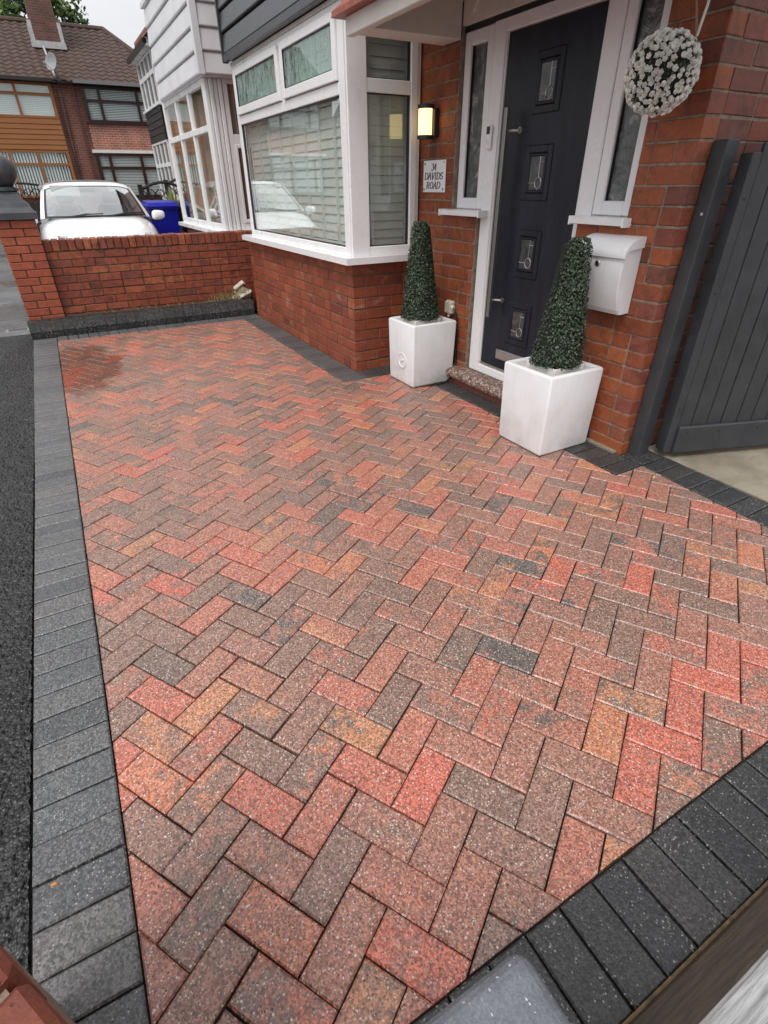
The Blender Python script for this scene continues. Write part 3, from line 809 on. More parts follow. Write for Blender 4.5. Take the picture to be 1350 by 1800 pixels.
def bmesh_for(d, m, var):
    k = (round(d[0], 3), round(d[1], 3), round(d[2], 3), m.name, var)
    if k not in _bm:
        mb = MB(); vs, fs = bevbox(k[0], k[1], k[2], (0.0022, 0.0030, 0.0042)[var])
        r = random.Random(hash(k[:3]) + var)
        mb.add([(v[0] + r.gauss(0, 0.0007), v[1] + r.gauss(0, 0.0007), v[2] + r.gauss(0, 0.0007)) for v in vs], fs)
        _bm[k] = mb.mesh('brick', m)
    return _bm[k]
def place_bricks(bricks, parent_of, mat_of, limit=300, stuff_name='brickwork', stuff_parent=None):
    L = []
    for b in bricks:
        c, d = brick_geom(b); ax = Vector(b[1]); h = Vector((0, 0, b[11] / 2)); hl = (b[4] - b[3]) / 2
        f = c - Vector(b[2]) * (b[6] / 2)
        L.append((screen_area([f - ax * hl - h, f + ax * hl - h, f + ax * hl + h, f - ax * hl + h]), b, c, d))
    L.sort(key=lambda q: -q[0])
    for (_, b, c, d) in L[:limit]:
        o = put('brick', bmesh_for(d, mat_of(b), int(b[8] * 2.99)), c, parent_of(b))
        o.rotation_euler = (b[7] * 3, b[10] * 6, b[7] * 4)
    rest = {}
    for (_, b, c, d) in L[limit:]:
        mb = rest.setdefault(b[9], MB()); mb.cur = b[8]
        vs, fs = bevbox(round(d[0], 3), round(d[1], 3), round(d[2], 3), 0.003)
        mb.add([(v[0] + c.x, v[1] + c.y, v[2] + c.z) for v in vs], fs)
    for kk, mb in rest.items():
        bb = [b for (_, b, _, _) in L[limit:] if b[9] == kk][0]
        mb.build(stuff_name, mat_of(bb), parent_of(bb), kind='stuff')

# ---------------- garden wall and gate pillar
gw = thing('garden_wall', 'low weathered red brick garden wall with brick-on-edge top beside the bay', 'wall', (1.2, 7.1, 0))
gwm = bx('mortar_core', M_MORTARD, gw, -0.12, 2.56, 7.031, 7.23, 0, 0.893)
L = []
courses(L, (-0.10, 7.025, 0), (1, 0, 0), (0, 1, 0), 2.66, 0.030, 10, 0, openings=(), m='g', hsplit=0.08, seed=3, pitch=0.0767, bh=0.0675)
place_bricks(L, lambda b: gw, lambda b: M_BRICKW)
x = -0.098
while x < 2.5:
    o = put('brick', bmesh_for((0.065, 0.215, 0.1025), M_BRICKW, rnd.randrange(3)), (x + 0.0325, 7.128 + rnd.gauss(0, 0.002), 0.853 + rnd.gauss(0, 0.002)), gw)
    o.rotation_euler = (0, rnd.gauss(0, 0.012), 0); x += 0.0755
gp = thing('gate_pillar', 'smooth red brick gate pillar topped by a dark ball finial', 'pillar', (-0.275, 7.14, 0))
bx('mortar_core', M_MORTARD, gp, -0.442, -0.112, 6.976, 7.30, 0, 1.10)
for i in range(14):
    z = 0.125 + i * 0.0752
    if z > 1.08: break
    a = i % 2
    for (x0, x1) in (((-0.45, -0.235), (-0.223, -0.104)) if a else ((-0.45, -0.331), (-0.319, -0.104))):
        o = put('brick', bmesh_for((x1 - x0, 0.1025, 0.065), M_BRICKP, 0), ((x0 + x1) / 2, 6.968 + 0.051, z + 0.0325), gp)
    for (y0, y1) in (((7.08, 7.182), (7.193, 7.306)) if a else ((7.08, 7.295), )):
        for xs in (-0.399, -0.155):
            put('brick', bmesh_for((0.1025, y1 - y0, 0.065), M_BRICKP, 0), (xs, (y0 + y1) / 2, z + 0.0325), gp)
cp = MB(); cx, cy = -0.277, 7.137
def sq(h0, h1, z0, z1):
    cp.add([(cx - h0, cy - h0, z0), (cx + h0, cy - h0, z0), (cx + h0, cy + h0, z0), (cx - h0, cy + h0, z0), (cx - h1, cy - h1, z1), (cx + h1, cy - h1, z1), (cx + h1, cy + h1, z1), (cx - h1, cy + h1, z1)],
           [(3, 2, 1, 0), (4, 5, 6, 7), (0, 1, 5, 4), (1, 2, 6, 5), (2, 3, 7, 6), (3, 0, 4, 7)])
for h0, h1, z0, z1 in ((0.205, 0.205, 1.103, 1.160), (0.197, 0.185, 1.160, 1.172), (0.185, 0.165, 1.172, 1.205), (0.165, 0.150, 1.205, 1.245), (0.150, 0.118, 1.245, 1.275), (0.118, 0.100, 1.275, 1.318), (0.100, 0.100, 1.318, 1.335)): sq(h0, h1, z0, z1)
cp.build('pillar_cap', M_CAP, gp)
MB().lathe([(0.095, 1.335), (0.118, 1.345), (0.118, 1.368), (0.10, 1.378)], (cx, cy, 0), n=32).build('neck_ring', M_CAP, gp, smooth=False)
MB().lathe([(max(0.002, 0.148 * math.sin(math.pi * k / 20)), 1.510 - 0.148 * math.cos(math.pi * k / 20)) for k in range(21)], (cx, cy, 0), n=36).build('ball_finial', M_CAP, gp, smooth=True)

# ---------------- the house
HX = 2.59                        # front wall face
house = thing('terraced_house', 'red brick terraced house with grey clad bay window and dark front door', 'house', (3.0, 4.2, 0))
wall = MB()
wall.box(HX + 0.005, HX + 0.25, 3.585, 4.05, 0, 2.30)
wall.box(HX + 0.005, HX + 0.25, 3.295, 3.585, 0, 1.18)
wall.box(HX + 0.005, HX + 0.25, 1.770, 2.06, 0, 2.45)
wall.box(HX + 0.005, HX + 0.25, 2.06, 2.385, 0, 1.18)
wall.box(HX + 0.25, 5.6, 1.770, 2.06, 0, 2.45)
wall_o = wall.build('wall', M_MORTAR, house)
bayw = MB(); bayw.box(1.9965, 2.11, 4.0465, 6.75, 0, 0.842); bayw.box(2.11, HX + 0.004, 4.0465, 4.16, 0, 0.842); bayw.box(2.11, HX + 0.004, 6.64, 6.75, 0, 0.842)
bayw_o = bayw.build('bay_wall', simple('bay_mortar', (0.125, 0.082, 0.056), 0.9, nscale=30, namt=0.35, bmp=0.5), house)
up = MB()
up.box(HX - 0.002, HX + 0.25, 1.772, 3.575, 2.46, 5.2); up.box(HX - 0.002, HX + 0.25, 3.575, 6.6, 2.31, 5.2)
up.box(HX + 0.25, 8.5, 1.772, 2.0, 2.46, 5.2); up.box(HX + 0.25, 8.5, 6.4, 6.6, 0, 5.2); up.box(HX, HX + 0.25, 6.35, 6.6, 0, 2.31)
up.build('upper_wall', M_FARBRICKY, house)
MB().add([(2.1, 1.5, 5.1), (2.1, 7.1, 5.1), (5.6, 7.1, 7.6), (5.6, 1.5, 7.6), (9.0, 1.5, 5.1), (9.0, 7.1, 5.1)], [(0, 3, 2, 1), (3, 4, 5, 2), (0, 1, 5, 4), (0, 4, 3), (1, 2, 5)]).build('roof', M_TILE, house)
L = []
# bay front (along +y) and bay side (along +x)
courses(L, (1.99, 4.04, 0), (0, 1, 0), (1, 0, 0), 2.72, -0.010, 10, 0, corner=True, m='b', hsplit=0.26, seed=4, openings=((0.87, 1.09, 0.155, 0.325), (2.22, 2.44, 0.155, 0.325)), pitch=0.0855, bl=0.228, bh=0.0765, depth=0.108)
courses(L, (1.99, 4.04, 0), (1, 0, 0), (0, 1, 0), 0.60, -0.010, 10, 1, corner=True, m='b', hsplit=0.1, seed=5, pitch=0.0855, bl=0.228, bh=0.0765, depth=0.108)
# wall left of the door: plane x = HX, from the bay towards the door (along -y)
courses(L, (HX, 4.036, 0), (0, -1, 0), (1, 0, 0), 0.735, -0.010, 26, 0, m='h', hsplit=0.12, seed=6, openings=((0.448, 0.80, 1.185, 2.4),), pitch=0.0855, bl=0.228, bh=0.0765, depth=0.108)
# right of the door
courses(L, (HX, 1.765, 0), (0, 1, 0), (1, 0, 0), 0.615, -0.010, 29, 0, corner=True, m='h', hsplit=0.20, seed=7, openings=((0.30, 0.70, 1.185, 2.6),), pitch=0.0855, bl=0.228, bh=0.0765, depth=0.108)
courses(L, (HX, 1.765, 0), (1, 0, 0), (0, 1, 0), 2.3, -0.010, 29, 1, corner=True, m='s', hsplit=0.16, seed=8, pitch=0.0855, bl=0.228, bh=0.0765, depth=0.108)
place_bricks(L, lambda b: bayw_o if b[9] == 'b' else wall_o, lambda b: {'b': M_BRICKB, 'h': M_BRICK, 's': M_BRICKS}[b[9]])
# damp mortar fillet at the foot of the pier, air bricks in the bay
for (ya, yb) in ((0.88, 1.08), (2.23, 2.43)):
    ab = MB(); y0, y1 = 4.04 + ya, 4.04 + yb
    ab.box(1.993, 2.03, y0, y1, 0.163, 0.176); ab.box(1.993, 2.03, y0, y1, 0.304, 0.318)
    for q in range(4): ab.box(1.995, 2.03, y0 + 0.002, y1 - 0.002, 0.195 + q * 0.028, 0.203 + q * 0.028)
    for q in range(9): ab.box(1.994, 2.03, y0 + q * (y1 - y0 - 0.01) / 8, y0 + q * (y1 - y0 - 0.01) / 8 + 0.010, 0.175, 0.305)
    ab.build('air_brick', M_BRICKB, bayw_o)
# ---- bay window
win = MB()
F0, F1 = 4.03, 6.53               # frame extents along y
xf = 1.975                        # outer frame face
def fbar(mb, y0, y1, z0, z1, x=xf, d=0.07, b=0.004): mb.box(x, x + d, y0, y1, z0, z1, b)
fbar(win, F0, F0 + 0.085, 0.893, 2.36); fbar(win, F1 - 0.075, F1, 0.893, 2.36)
fbar(win, F0 + 0.085, F1 - 0.075, 0.893, 0.955); fbar(win, F0 + 0.085, F1 - 0.075, 1.892, 1.962); fbar(win, F0 + 0.085, F1 - 0.075, 2.30, 2.36)
fbar(win, 5.155, 5.215, 1.962, 2.30, x=xf + 0.004)
bay = win.build('bay_window', M_UPVC, house)
for (y0, y1) in ((F0 + 0.088, 5.152), (5.218, F1 - 0.078)):      # opening top lights stand proud
    s = MB(); a, b_ = 1.968, 2.325
    fbar(s, y0, y0 + 0.055, a, b_, x=xf - 0.018, d=0.06); fbar(s, y1 - 0.055, y1, a, b_, x=xf - 0.018, d=0.06)
    fbar(s, y0 + 0.055, y1 - 0.055, a, a + 0.062, x=xf - 0.018, d=0.06); fbar(s, y0 + 0.055, y1 - 0.055, b_ - 0.055, b_, x=xf - 0.018, d=0.06)
    s.build('top_light', M_UPVC, bay)
    g = MB(); g.box(xf - 0.004, xf - 0.002, y0 + 0.05, y1 - 0.05, a + 0.055, b_ - 0.05); g.build('pane', M_GLASSC, bay)
    q = MB()
    for (c0, c1, d0, d1) in ((y0 + 0.055, y0 + 0.061, a + 0.062, b_ - 0.055), (y1 - 0.061, y1 - 0.055, a + 0.062, b_ - 0.055), (y0 + 0.061, y1 - 0.061, a + 0.062, a + 0.068), (y0 + 0.061, y1 - 0.061, b_ - 0.061, b_ - 0.055)): q.box(xf - 0.012, xf + 0.02, c0, c1, d0, d1)
    q.build('gasket', M_SEAL, bay)
g = MB(); g.box(xf + 0.022, xf + 0.025, F0 + 0.07, F1 - 0.07, 0.945, 1.90); g.build('pane', M_GLASS, bay)
q = MB()
for (c0, c1, d0, d1) in ((F0 + 0.085, F0 + 0.092, 0.955, 1.892), (F1 - 0.082, F1 - 0.075, 0.955, 1.892), (F0 + 0.092, F1 - 0.082, 0.955, 0.961), (F0 + 0.092, F1 - 0.082, 1.884, 1.892)): q.box(xf + 0.012, xf + 0.05, c0, c1, d0, d1)
q.build('gasket', M_SEAL, bay)
# corner post and side light (plane y = 4.03 .. 4.10)
sp_ = MB(); ys = 4.005
sp_.box(1.985, 2.135, ys, ys + 0.022, 0.893, 2.36, 0.003)
sp_.box(2.135, 2.49, ys + 0.004, ys + 0.07, 0.893, 0.958, 0.004); sp_.box(2.135, 2.49, ys + 0.004, ys + 0.07, 1.905, 1.982, 0.004); sp_.box(2.135, 2.49, ys + 0.004, ys + 0.07, 2.30, 2.36, 0.004)
sp_.box(2.49, 2.545, ys, ys + 0.07, 0.893, 2.36, 0.004); sp_.box(2.545, 2.575, ys + 0.012, ys + 0.07, 0.893, 2.36, 0.003)
sp_.build('side_frame', M_UPVC, bay)
for (a, b_) in ((0.958, 1.905), (1.982, 2.30)):
    g = MB(); g.box(2.13, 2.495, ys + 0.030, ys + 0.033, a - 0.01, b_ + 0.01); g.build('pane', M_GLASS, bay)
    q = MB()
    for (c0, c1, d0, d1) in ((2.135, 2.142, a, b_), (2.482, 2.49, a, b_), (2.142, 2.482, a, a + 0.006), (2.142, 2.482, b_ - 0.006, b_)): q.box(c0, c1, ys + 0.02, ys + 0.05, d0, d1)
    q.build('gasket', M_SEAL, bay)
# sill with a mitred nose
si = MB()
si.prism([(1.905, 6.70), (1.905, 3.955), (2.60, 3.955), (2.60, 4.06), (2.02, 4.06), (2.02, 6.70)], 'z', 0.845, 0.893)
si.build('window_sill', M_UPVC, bay)
# interior shutters
def shutter(y0, y1, z0, z1, x, m, step=0.064):
    st = MB(); st.box(x - 0.002, x + 0.03, y0, y0 + 0.020, z0, z1); st.box(x - 0.002, x + 0.03, y1 - 0.020, y1, z0, z1); st.box(x, x + 0.03, y0, y1, z0, z0 + 0.05); st.box(x, x + 0.03, y0, y1, z1 - 0.05, z1)
    s = st.build('window_shutter', m, house)
    n = int((z1 - z0 - 0.1) / step); me = None
    for i in range(n):
        z = z0 + 0.06 + (i + 0.5) * (z1 - z0 - 0.12) / n
        if me is None:
            mb = MB(); mb.obox((0, 0, 0), ((math.cos(R(80)), 0, math.sin(R(80))), (0, 1, 0), (-math.sin(R(80)), 0, math.cos(R(80)))), (0.036, (y1 - y0 - 0.041) / 2, 0.003), 0.002); me = mb.mesh('slat', m)
        put('slat', me, (x + 0.015, (y0 + y1) / 2, z), s)
n = 8
for i in range(n):
    w = (F1 - F0 - 0.14) / n; y0 = F0 + 0.07 + i * w
    shutter(y0 + 0.003, y0 + w - 0.003, 0.92, 1.925, 2.055, M_SHUT)
    shutter(y0 + 0.003, y0 + w - 0.003, 1.94, 2.33, 2.055, M_SHUT)
def shutter_side(x0, x1, z0, z1, y, m, step=0.058):
    st = MB(); st.box(x0, x0 + 0.055, y, y + 0.03, z0, z1); st.box(x1 - 0.03, x1, y, y + 0.03, z0, z1); st.box(x0, x1, y, y + 0.03, z0, z0 + 0.03); st.box(x0, x1, y, y + 0.03, z1 - 0.03, z1)
    s = st.build('window_shutter', m, house); n = int((z1 - z0 - 0.06) / step)
    mb = MB(); mb.obox((0, 0, 0), ((1, 0, 0), (0, math.cos(R(80)), math.sin(R(80))), (0, -math.sin(R(80)), math.cos(R(80)))), ((x1 - x0 - 0.088) / 2, 0.033, 0.004), 0.002); me = mb.mesh('slat', m)
    for i in range(n): put('slat', me, ((x0 + x1) / 2 + 0.0125, y + 0.015, z0 + 0.03 + (i + 0.5) * (z1 - z0 - 0.06) / n), s)
shutter_side(2.14, 2.52, 0.92, 1.94, 4.085, M_SHUTD); shutter_side(2.14, 2.52, 1.95, 2.34, 4.085, M_SHUTD)
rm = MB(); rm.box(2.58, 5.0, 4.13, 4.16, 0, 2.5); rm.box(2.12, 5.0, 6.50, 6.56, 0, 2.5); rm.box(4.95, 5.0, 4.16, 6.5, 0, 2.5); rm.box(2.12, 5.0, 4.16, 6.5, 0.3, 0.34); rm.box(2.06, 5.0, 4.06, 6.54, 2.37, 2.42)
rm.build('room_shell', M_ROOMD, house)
# cladding boards on the bay's upper storey
cl = MB(); cl.box(1.955, HX, 4.0, 6.50, 2.395, 3.55); clad = cl.build('bay_cladding', M_CLADK, house)
for i in range(7):
    z = 2.44 + i * 0.158
    b = MB(); b.prism([(1.955, z + 0.002), (1.916, z + 0.002), (1.912, z + 0.012), (1.928, z + 0.142), (1.945, z + 0.156), (1.955, z + 0.156)], 'y', 3.965, 6.515); b.build('board', M_CLADB, clad)
    b = MB(); b.prism([(4.0, z + 0.002), (3.962, z + 0.002), (3.958, z + 0.012), (3.972, z + 0.142), (3.99, z + 0.156), (4.0, z + 0.156)], 'x', 1.955, HX); b.build('board', M_CLADB, clad)
b = MB(); b.box(1.905, 1.957, 3.955, 6.525, 2.385, 2.441, 0.006); b.build('drip_board', M_CLADB, clad)
b = MB(); b.box(1.957, HX, 3.955, 4.0, 2.385, 2.441, 0.006); b.build('drip_board', M_CLADB, clad)
b = MB(); b.box(1.90, 1.955, 6.512, 6.545, 2.38, 3.56, 0.004); b.build('corner_trim', M_CLADK, clad)
bx('window_head', M_TRIM, bay, 1.968, 2.03, 4.01, 6.53, 2.361, 2.384)
up2 = MB(); up2.box(1.95, HX, 4.0, 6.5, 3.56, 5.15); up2.build('upper_bay', M_UPVCW, house)

# ---- porch canopy
can = MB(); can.box(1.885, 1.935, 1.2, 3.795, 2.132, 2.222, 0.004)
canopy = can.build('porch_canopy', M_TRIM, house)
bx('canopy_cheek', M_TRIM, canopy, 1.935, HX - 0.003, 3.575, 3.770, 2.140, 2.66, 0.004)
bx('canopy_cheek', M_TRIM, canopy, 1.935, HX - 0.003, 1.22, 1.40, 2.140, 2.66, 0.004)
bx('canopy_soffit', M_TRIM, canopy, 1.936, HX - 0.003, 1.405, 3.574, 2.60, 2.66)
for i in range(16):
    y1 = 3.86 - i * 0.166
    mb = MB(); mb.prism([(1.825, 2.228), (1.825, 2.252), (2.62, 2.80), (2.62, 2.775)], 'y', y1 - 0.163, y1); mb.build('roof_tile', M_TERRA, canopy)
bx('canopy_fascia_cap', M_TERRA, canopy, 1.822, 1.93, 1.16, 3.862, 2.222, 2.230)
# painted wall panel with moulded arch above the door
tp = MB(); tp.box(HX + 0.002, HX + 0.05, 2.06, 3.570, 2.205, 2.60)
for k_ in range(14):
    a0, a1 = R(180 - k_ * 90 / 13), R(180 - (k_ + 1) * 90 / 13)
    c_ = (2.81, 2.10)
    p0 = (c_[0] - 0.70 * math.cos(a0), c_[1] + 0.42 * math.sin(a0)); p1 = (c_[0] - 0.70 * math.cos(a1), c_[1] + 0.42 * math.sin(a1))
    if min(p0[1], p1[1]) > 2.21: tp.tube([(HX + 0.0, p0[0], p0[1]), (HX + 0.0, p1[0], p1[1])], 0.014, 6)
tp.build('arch_panel', M_TRIM, canopy)
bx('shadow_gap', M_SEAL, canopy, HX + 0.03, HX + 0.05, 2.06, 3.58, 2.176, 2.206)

# ---- door set
xd = 2.618
fr = MB()
def fb(y0, y1, z0, z1, x=xd, d=0.075, b=0.005): fr.box(x, x + d, y0, y1, z0, z1, b)
fb(3.285, 3.180, 0.125, 2.18); fb(3.180, 3.170, 0.20, 2.115, x=xd + 0.010)
fb(2.325, 2.430, 0.125, 2.18); fb(2.430, 2.448, 0.20, 2.115, x=xd + 0.010)
fb(2.430, 3.180, 2.115, 2.18); fb(2.430, 3.180, 0.125, 0.185)
door_frame = fr.build('door_frame', M_UPVC, house)
def sidelight(y0, y1):
    s = MB()
    for (a, b_, c, d) in ((y0, y0 + 0.062, 1.218, 2.175), (y1 - 0.062, y1, 1.218, 2.175), (y0 + 0.062, y1 - 0.062, 1.218, 1.285), (y0 + 0.062, y1 - 0.062, 2.105, 2.175)): s.box(xd + 0.004, xd + 0.07, a, b_, c, d, 0.005)
    s.build('sidelight_frame', M_UPVC, door_frame)
    g = MB(); g.box(xd + 0.035, xd + 0.04, y0 + 0.055, y1 - 0.055, 1.28, 2.11); g.build('pane', M_OBSC, door_frame)
    q = MB()
    for (a, b_, c, d) in ((y0 + 0.062, y0 + 0.068, 1.285, 2.105), (y1 - 0.068, y1 - 0.062, 1.285, 2.105)): q.box(xd + 0.02, xd + 0.05, a, b_, c, d)
    q.build('gasket', M_SEAL, door_frame)
sidelight(3.288, 3.575); sidelight(2.062, 2.322)
def sill(y0, y1):
    s = MB(); s.prism([(xd + 0.06, 1.184), (2.535, 1.178), (2.532, 1.205), (2.545, 1.212), (xd + 0.06, 1.2175)], 'y', y0, y1); s.build('window_sill', M_UPVC, door_frame)
    for (a, b_) in ((y0 - 0.008, y0), (y1, y1 + 0.008)): bx('sill_end_cap', M_WHITEP, door_frame, 2.528, 2.595, a, b_, 1.172, 1.214)
sill(3.205, 3.655); sill(2.035, 2.385)
# door leaf with four glazed panels
lf = MB(); lf.box(xd + 0.022, xd + 0.065, 2.450, 3.168, 0.205, 2.112, 0.002)
door = lf.build('front_door', M_DOOR, house)
bx('threshold', M_STEEL, door_frame, xd + 0.012, xd + 0.05, 2.45, 3.158, 0.186, 0.204, 0.003)
yc = 2.805
for zc in (1.848, 1.418, 0.978, 0.542):
    f = MB(); w, h = 0.110, 0.142; iw, ih = 0.074, 0.100
    xo = xd + 0.012
    for (y0, y1, z0, z1) in ((-w, -iw, -h, h), (iw, w, -h, h), (-iw, iw, -h, -ih), (-iw, iw, ih, h)): f.box(xo, xd + 0.03, yc + y0, yc + y1, zc + z0, zc + z1, 0.006)
    for (y0, y1, z0, z1) in ((-iw, -iw + 0.016, -ih, ih), (iw - 0.016, iw, -ih, ih), (-iw + 0.016, iw - 0.016, -ih, -ih + 0.016), (-iw + 0.016, iw - 0.016, ih - 0.016, ih)): f.box(xo - 0.004, xd + 0.03, yc + y0, yc + y1, zc + z0, zc + z1, 0.005)
    f.build('panel_frame', M_DOOR, door)
    g = MB(); g.box(xd + 0.016, xd + 0.021, yc - iw + 0.012, yc + iw - 0.012, zc - ih + 0.012, zc + ih - 0.012); g.build('panel_glass', M_DGLASS, door)
    ld = MB(); X_ = xd + 0.015
    yl = yc - 0.024
    ld.tube([(X_, yl, zc + ih - 0.016), (X_, yl, zc - 0.020)], 0.0028, 6); ld.tube([(X_, yl, zc - 0.078), (X_, yl, zc - ih + 0.016)], 0.0028, 6)
    ld.tube([(X_, yl, zc + 0.055), (X_, yc - iw + 0.016, zc + 0.055)], 0.0028, 6); ld.tube([(X_, yl + 0.027, zc - 0.049), (X_, yc + iw - 0.016, zc - 0.049)], 0.0028, 6)
    ld.tube([(X_, yl + 0.026 * math.cos(t_ * math.pi / 9), zc - 0.049 + 0.029 * math.sin(t_ * math.pi / 9)) for t_ in range(19)], 0.003, 6)
    ld.build('lead_came', M_STEEL, door)
hb = MB(); hb.box(2.552, 2.576, 3.026, 3.056, 0.560, 1.752, 0.003); hd = hb.build('pull_handle', simple('handle_steel', (0.27, 0.255, 0.235), 0.42, metal=0.85), door)
for zc in (1.640, 0.672):
    mb = MB(); mb.tube([(2.576, 3.050, zc), (2.605, 3.035, zc), (2.630, 2.995, zc)], 0.0085, 10); mb.lathe([(0.018, 0), (0.018, 0.006)], (2.634, 2.991, zc), ((0, 1, 0), (0, 0, 1), (1, 0, 0)), 16); mb.build('handle_mount', M_STEEL, door)
es = MB(); es.box(2.634, 2.642, 3.105, 3.135, 1.355, 1.465, 0.004); es.lathe([(0.011, -0.012), (0.011, 0.0)], (2.634, 3.12, 1.385), ((0, 1, 0), (0, 0, 1), (1, 0, 0)), 14); es.build('lock_plate', M_STEEL, door)
lp = MB(); lp.box(2.618, 2.642, 2.655, 2.985, 0.272, 0.342, 0.005); lp.box(2.611, 2.619, 2.675, 2.965, 0.283, 0.331, 0.004); lp.build('letter_plate', M_STEEL, door)
for (yy, za, zb) in ((2.985, 1.62, 1.70), (2.93, 1.62, 1.71), (2.87, 1.62, 1.70)):
    pass
# doorstep: rounded terrazzo nosing on a brick riser
ds = MB(); ds.prism([(2.66, 0.055), (2.492, 0.055), (2.476, 0.064), (2.470, 0.082), (2.476, 0.104), (2.494, 0.118), (2.66, 0.124)], 'y', 2.30, 3.46); ds.build('door_step', M_STEP, house)
bx('step_riser', M_BRICKS, house, 2.515, 2.66, 2.32, 3.44, -0.02, 0.055)
bx('foundation_edge', M_CONC, house, 2.565, 2.60, 1.79, 2.30, -0.02, 0.012)

# ================================================================ THINGS ON THE HOUSE FRONT
wl = thing('wall_lamp', 'lit cream outdoor wall light with black end caps above the house sign', 'lamp', (2.55, 3.86, 1.65))
bx('back_plate', M_DARKMET, wl, 2.548, 2.588, 3.785, 3.880, 1.652, 1.815, 0.004)
ll = [(2.505 + 0.050 * math.cos(a), 3.835 + 0.050 * math.sin(a)) for a in [R(60 + 240 * k / 18) for k in range(19)]]
mb = MB(); mb.prism(ll, 'z', 1.662, 1.812); mb.build('diffuser', M_LAMP, wl)
lc = [(2.505 + 0.056 * math.cos(a), 3.835 + 0.056 * math.sin(a)) for a in [R(50 + 260 * k / 18) for k in range(19)]]
for (a, b_) in ((1.640, 1.662), (1.812, 1.836)):
    mb = MB(); mb.prism(lc + [(2.55, 3.795), (2.55, 3.875)], 'z', a, b_); mb.build('end_cap', M_DARKMET, wl)

sg = thing('house_sign', 'white house plate with black italic lettering beside the door', 'sign', (2.58, 3.81, 1.315))
pl = MB(); pl.box(2.578, 2.5885, 3.672, 3.958, 1.315, 1.516, 0.006); pl.build('sign_plate', M_WHITEP, sg)
sc_ = MB()
for (yy, zz, rr) in ((3.935, 1.495, 0.0075), (3.690, 1.500, 0.0045), (3.940, 1.334, 0.0075), (3.693, 1.336, 0.0075)):
    sc_ = MB(); sc_.lathe([(rr, 0), (rr * 0.7, 0.003)], (2.578, yy, zz), ((0, -1, 0), (0, 0, 1), (-1, 0, 0)), 12); sc_.build('screw_head', M_PRINT, sg)
# serif lettering cut as small strokes (unit: cap height 1)
GL = {
 'D': [[(0.12, 0), (0.12, 1)], [(0, 0.03), (0.45, 0.03)], [(0, 0.97), (0.45, 0.97)], ['arc', 0.40, 0.5, 0.42, 0.47, -90, 90]],
 'A': [[(0.02, 0), (0.40, 1)], [(0.40, 1), (0.74, 0)], [(0.18, 0.36), (0.62, 0.36)], [(-0.08, 0.02), (0.18, 0.02)], [(0.58, 0.02), (0.88, 0.02)]],
 'V': [[(0.10, 1), (0.36, 0)], [(0.36, 0), (0.74, 1)], [(-0.04, 0.98), (0.26, 0.98)], [(0.58, 0.98), (0.86, 0.98)]],
 'I': [[(0.20, 0), (0.20, 1)], [(0.02, 0.03), (0.38, 0.03)], [(0.02, 0.97), (0.38, 0.97)]],
 'S': [['arc', 0.32, 0.735, 0.25, 0.24, 20, 270], ['arc', 0.32, 0.265, 0.27, 0.24, 90, -160]],
 'R': [[(0.12, 0), (0.12, 1)], [(0, 0.03), (0.30, 0.03)], [(0, 0.97), (0.42, 0.97)], [(0.12, 0.5), (0.42, 0.5)], ['arc', 0.40, 0.735, 0.24, 0.235, -90, 90], [(0.36, 0.5), (0.70, 0.0)], [(0.66, 0.03), (0.84, 0.03)]],
 'O': [['arc', 0.40, 0.5, 0.36, 0.48, 0, 360]],
 '3': [['arc', 0.26, 0.74, 0.22, 0.23, 150, -90], ['arc', 0.24, 0.26, 0.27, 0.25, 90, -150]],
 '4': [[(0.40, 0), (0.40, 1)], [(0.40, 1), (0.02, 0.30)], [(0.02, 0.30), (0.60, 0.30)], [(0.28, 0.02), (0.54, 0.02)]],
}
ADV = {'D': 0.92, 'A': 0.86, 'V': 0.84, 'I': 0.48, 'S': 0.72, 'R': 0.92, 'O': 0.90, '3': 0.66, '4': 0.74}
def write(txt, cy, cz, cap, stretch=1.0):
    w = sum(ADV[c] for c in txt) * cap * stretch; y = cy + w / 2
    for ch in txt:
        mb = MB()
        for st in GL[ch]:
            if st[0] == 'arc':
                _, ax_, az_, rx, rz, t0, t1 = st; n_ = 16
                pts = [(ax_ + rx * math.cos(R(t0 + (t1 - t0) * k / n_)), az_ + rz * math.sin(R(t0 + (t1 - t0) * k / n_))) for k in range(n_ + 1)]
            else: pts = st
            for (p, q) in zip(pts[:-1], pts[1:]):
                P_ = [(y - (a + 0.17 * b_) * cap * stretch, cz + b_ * cap) for a, b_ in (p, q)]
                d = Vector((P_[1][0] - P_[0][0], P_[1][1] - P_[0][1]))
                if d.length < 1e-6: continue
                d.normalize(); nrm = Vector((-d.y, d.x))
                ver = abs(d.y)
                hw = (0.038 + 0.070 * ver) * cap
                e = d * hw * 0.35
                c = [(P_[0][0] - e.x + nrm.x * hw, P_[0][1] - e.y + nrm.y * hw), (P_[1][0] + e.x + nrm.x * hw, P_[1][1] + e.y + nrm.y * hw), (P_[1][0] + e.x - nrm.x * hw, P_[1][1] + e.y - nrm.y * hw), (P_[0][0] - e.x - nrm.x * hw, P_[0][1] - e.y - nrm.y * hw)]
                mb.add([(2.5768, a, b_) for a, b_ in c] + [(2.5782, a, b_) for a, b_ in c], [(0, 1, 2, 3), (0, 4, 5, 1), (1, 5, 6, 2), (2, 6, 7, 3), (3, 7, 4, 0)])
        mb.build('letter', M_PRINT, sg); y -= ADV[ch] * cap * stretch
write('34', 3.815, 1.454, 0.041, 1.15); write('DAVIDS', 3.818, 1.397, 0.042, 1.20); write('ROAD', 3.820, 1.339, 0.042, 1.20)

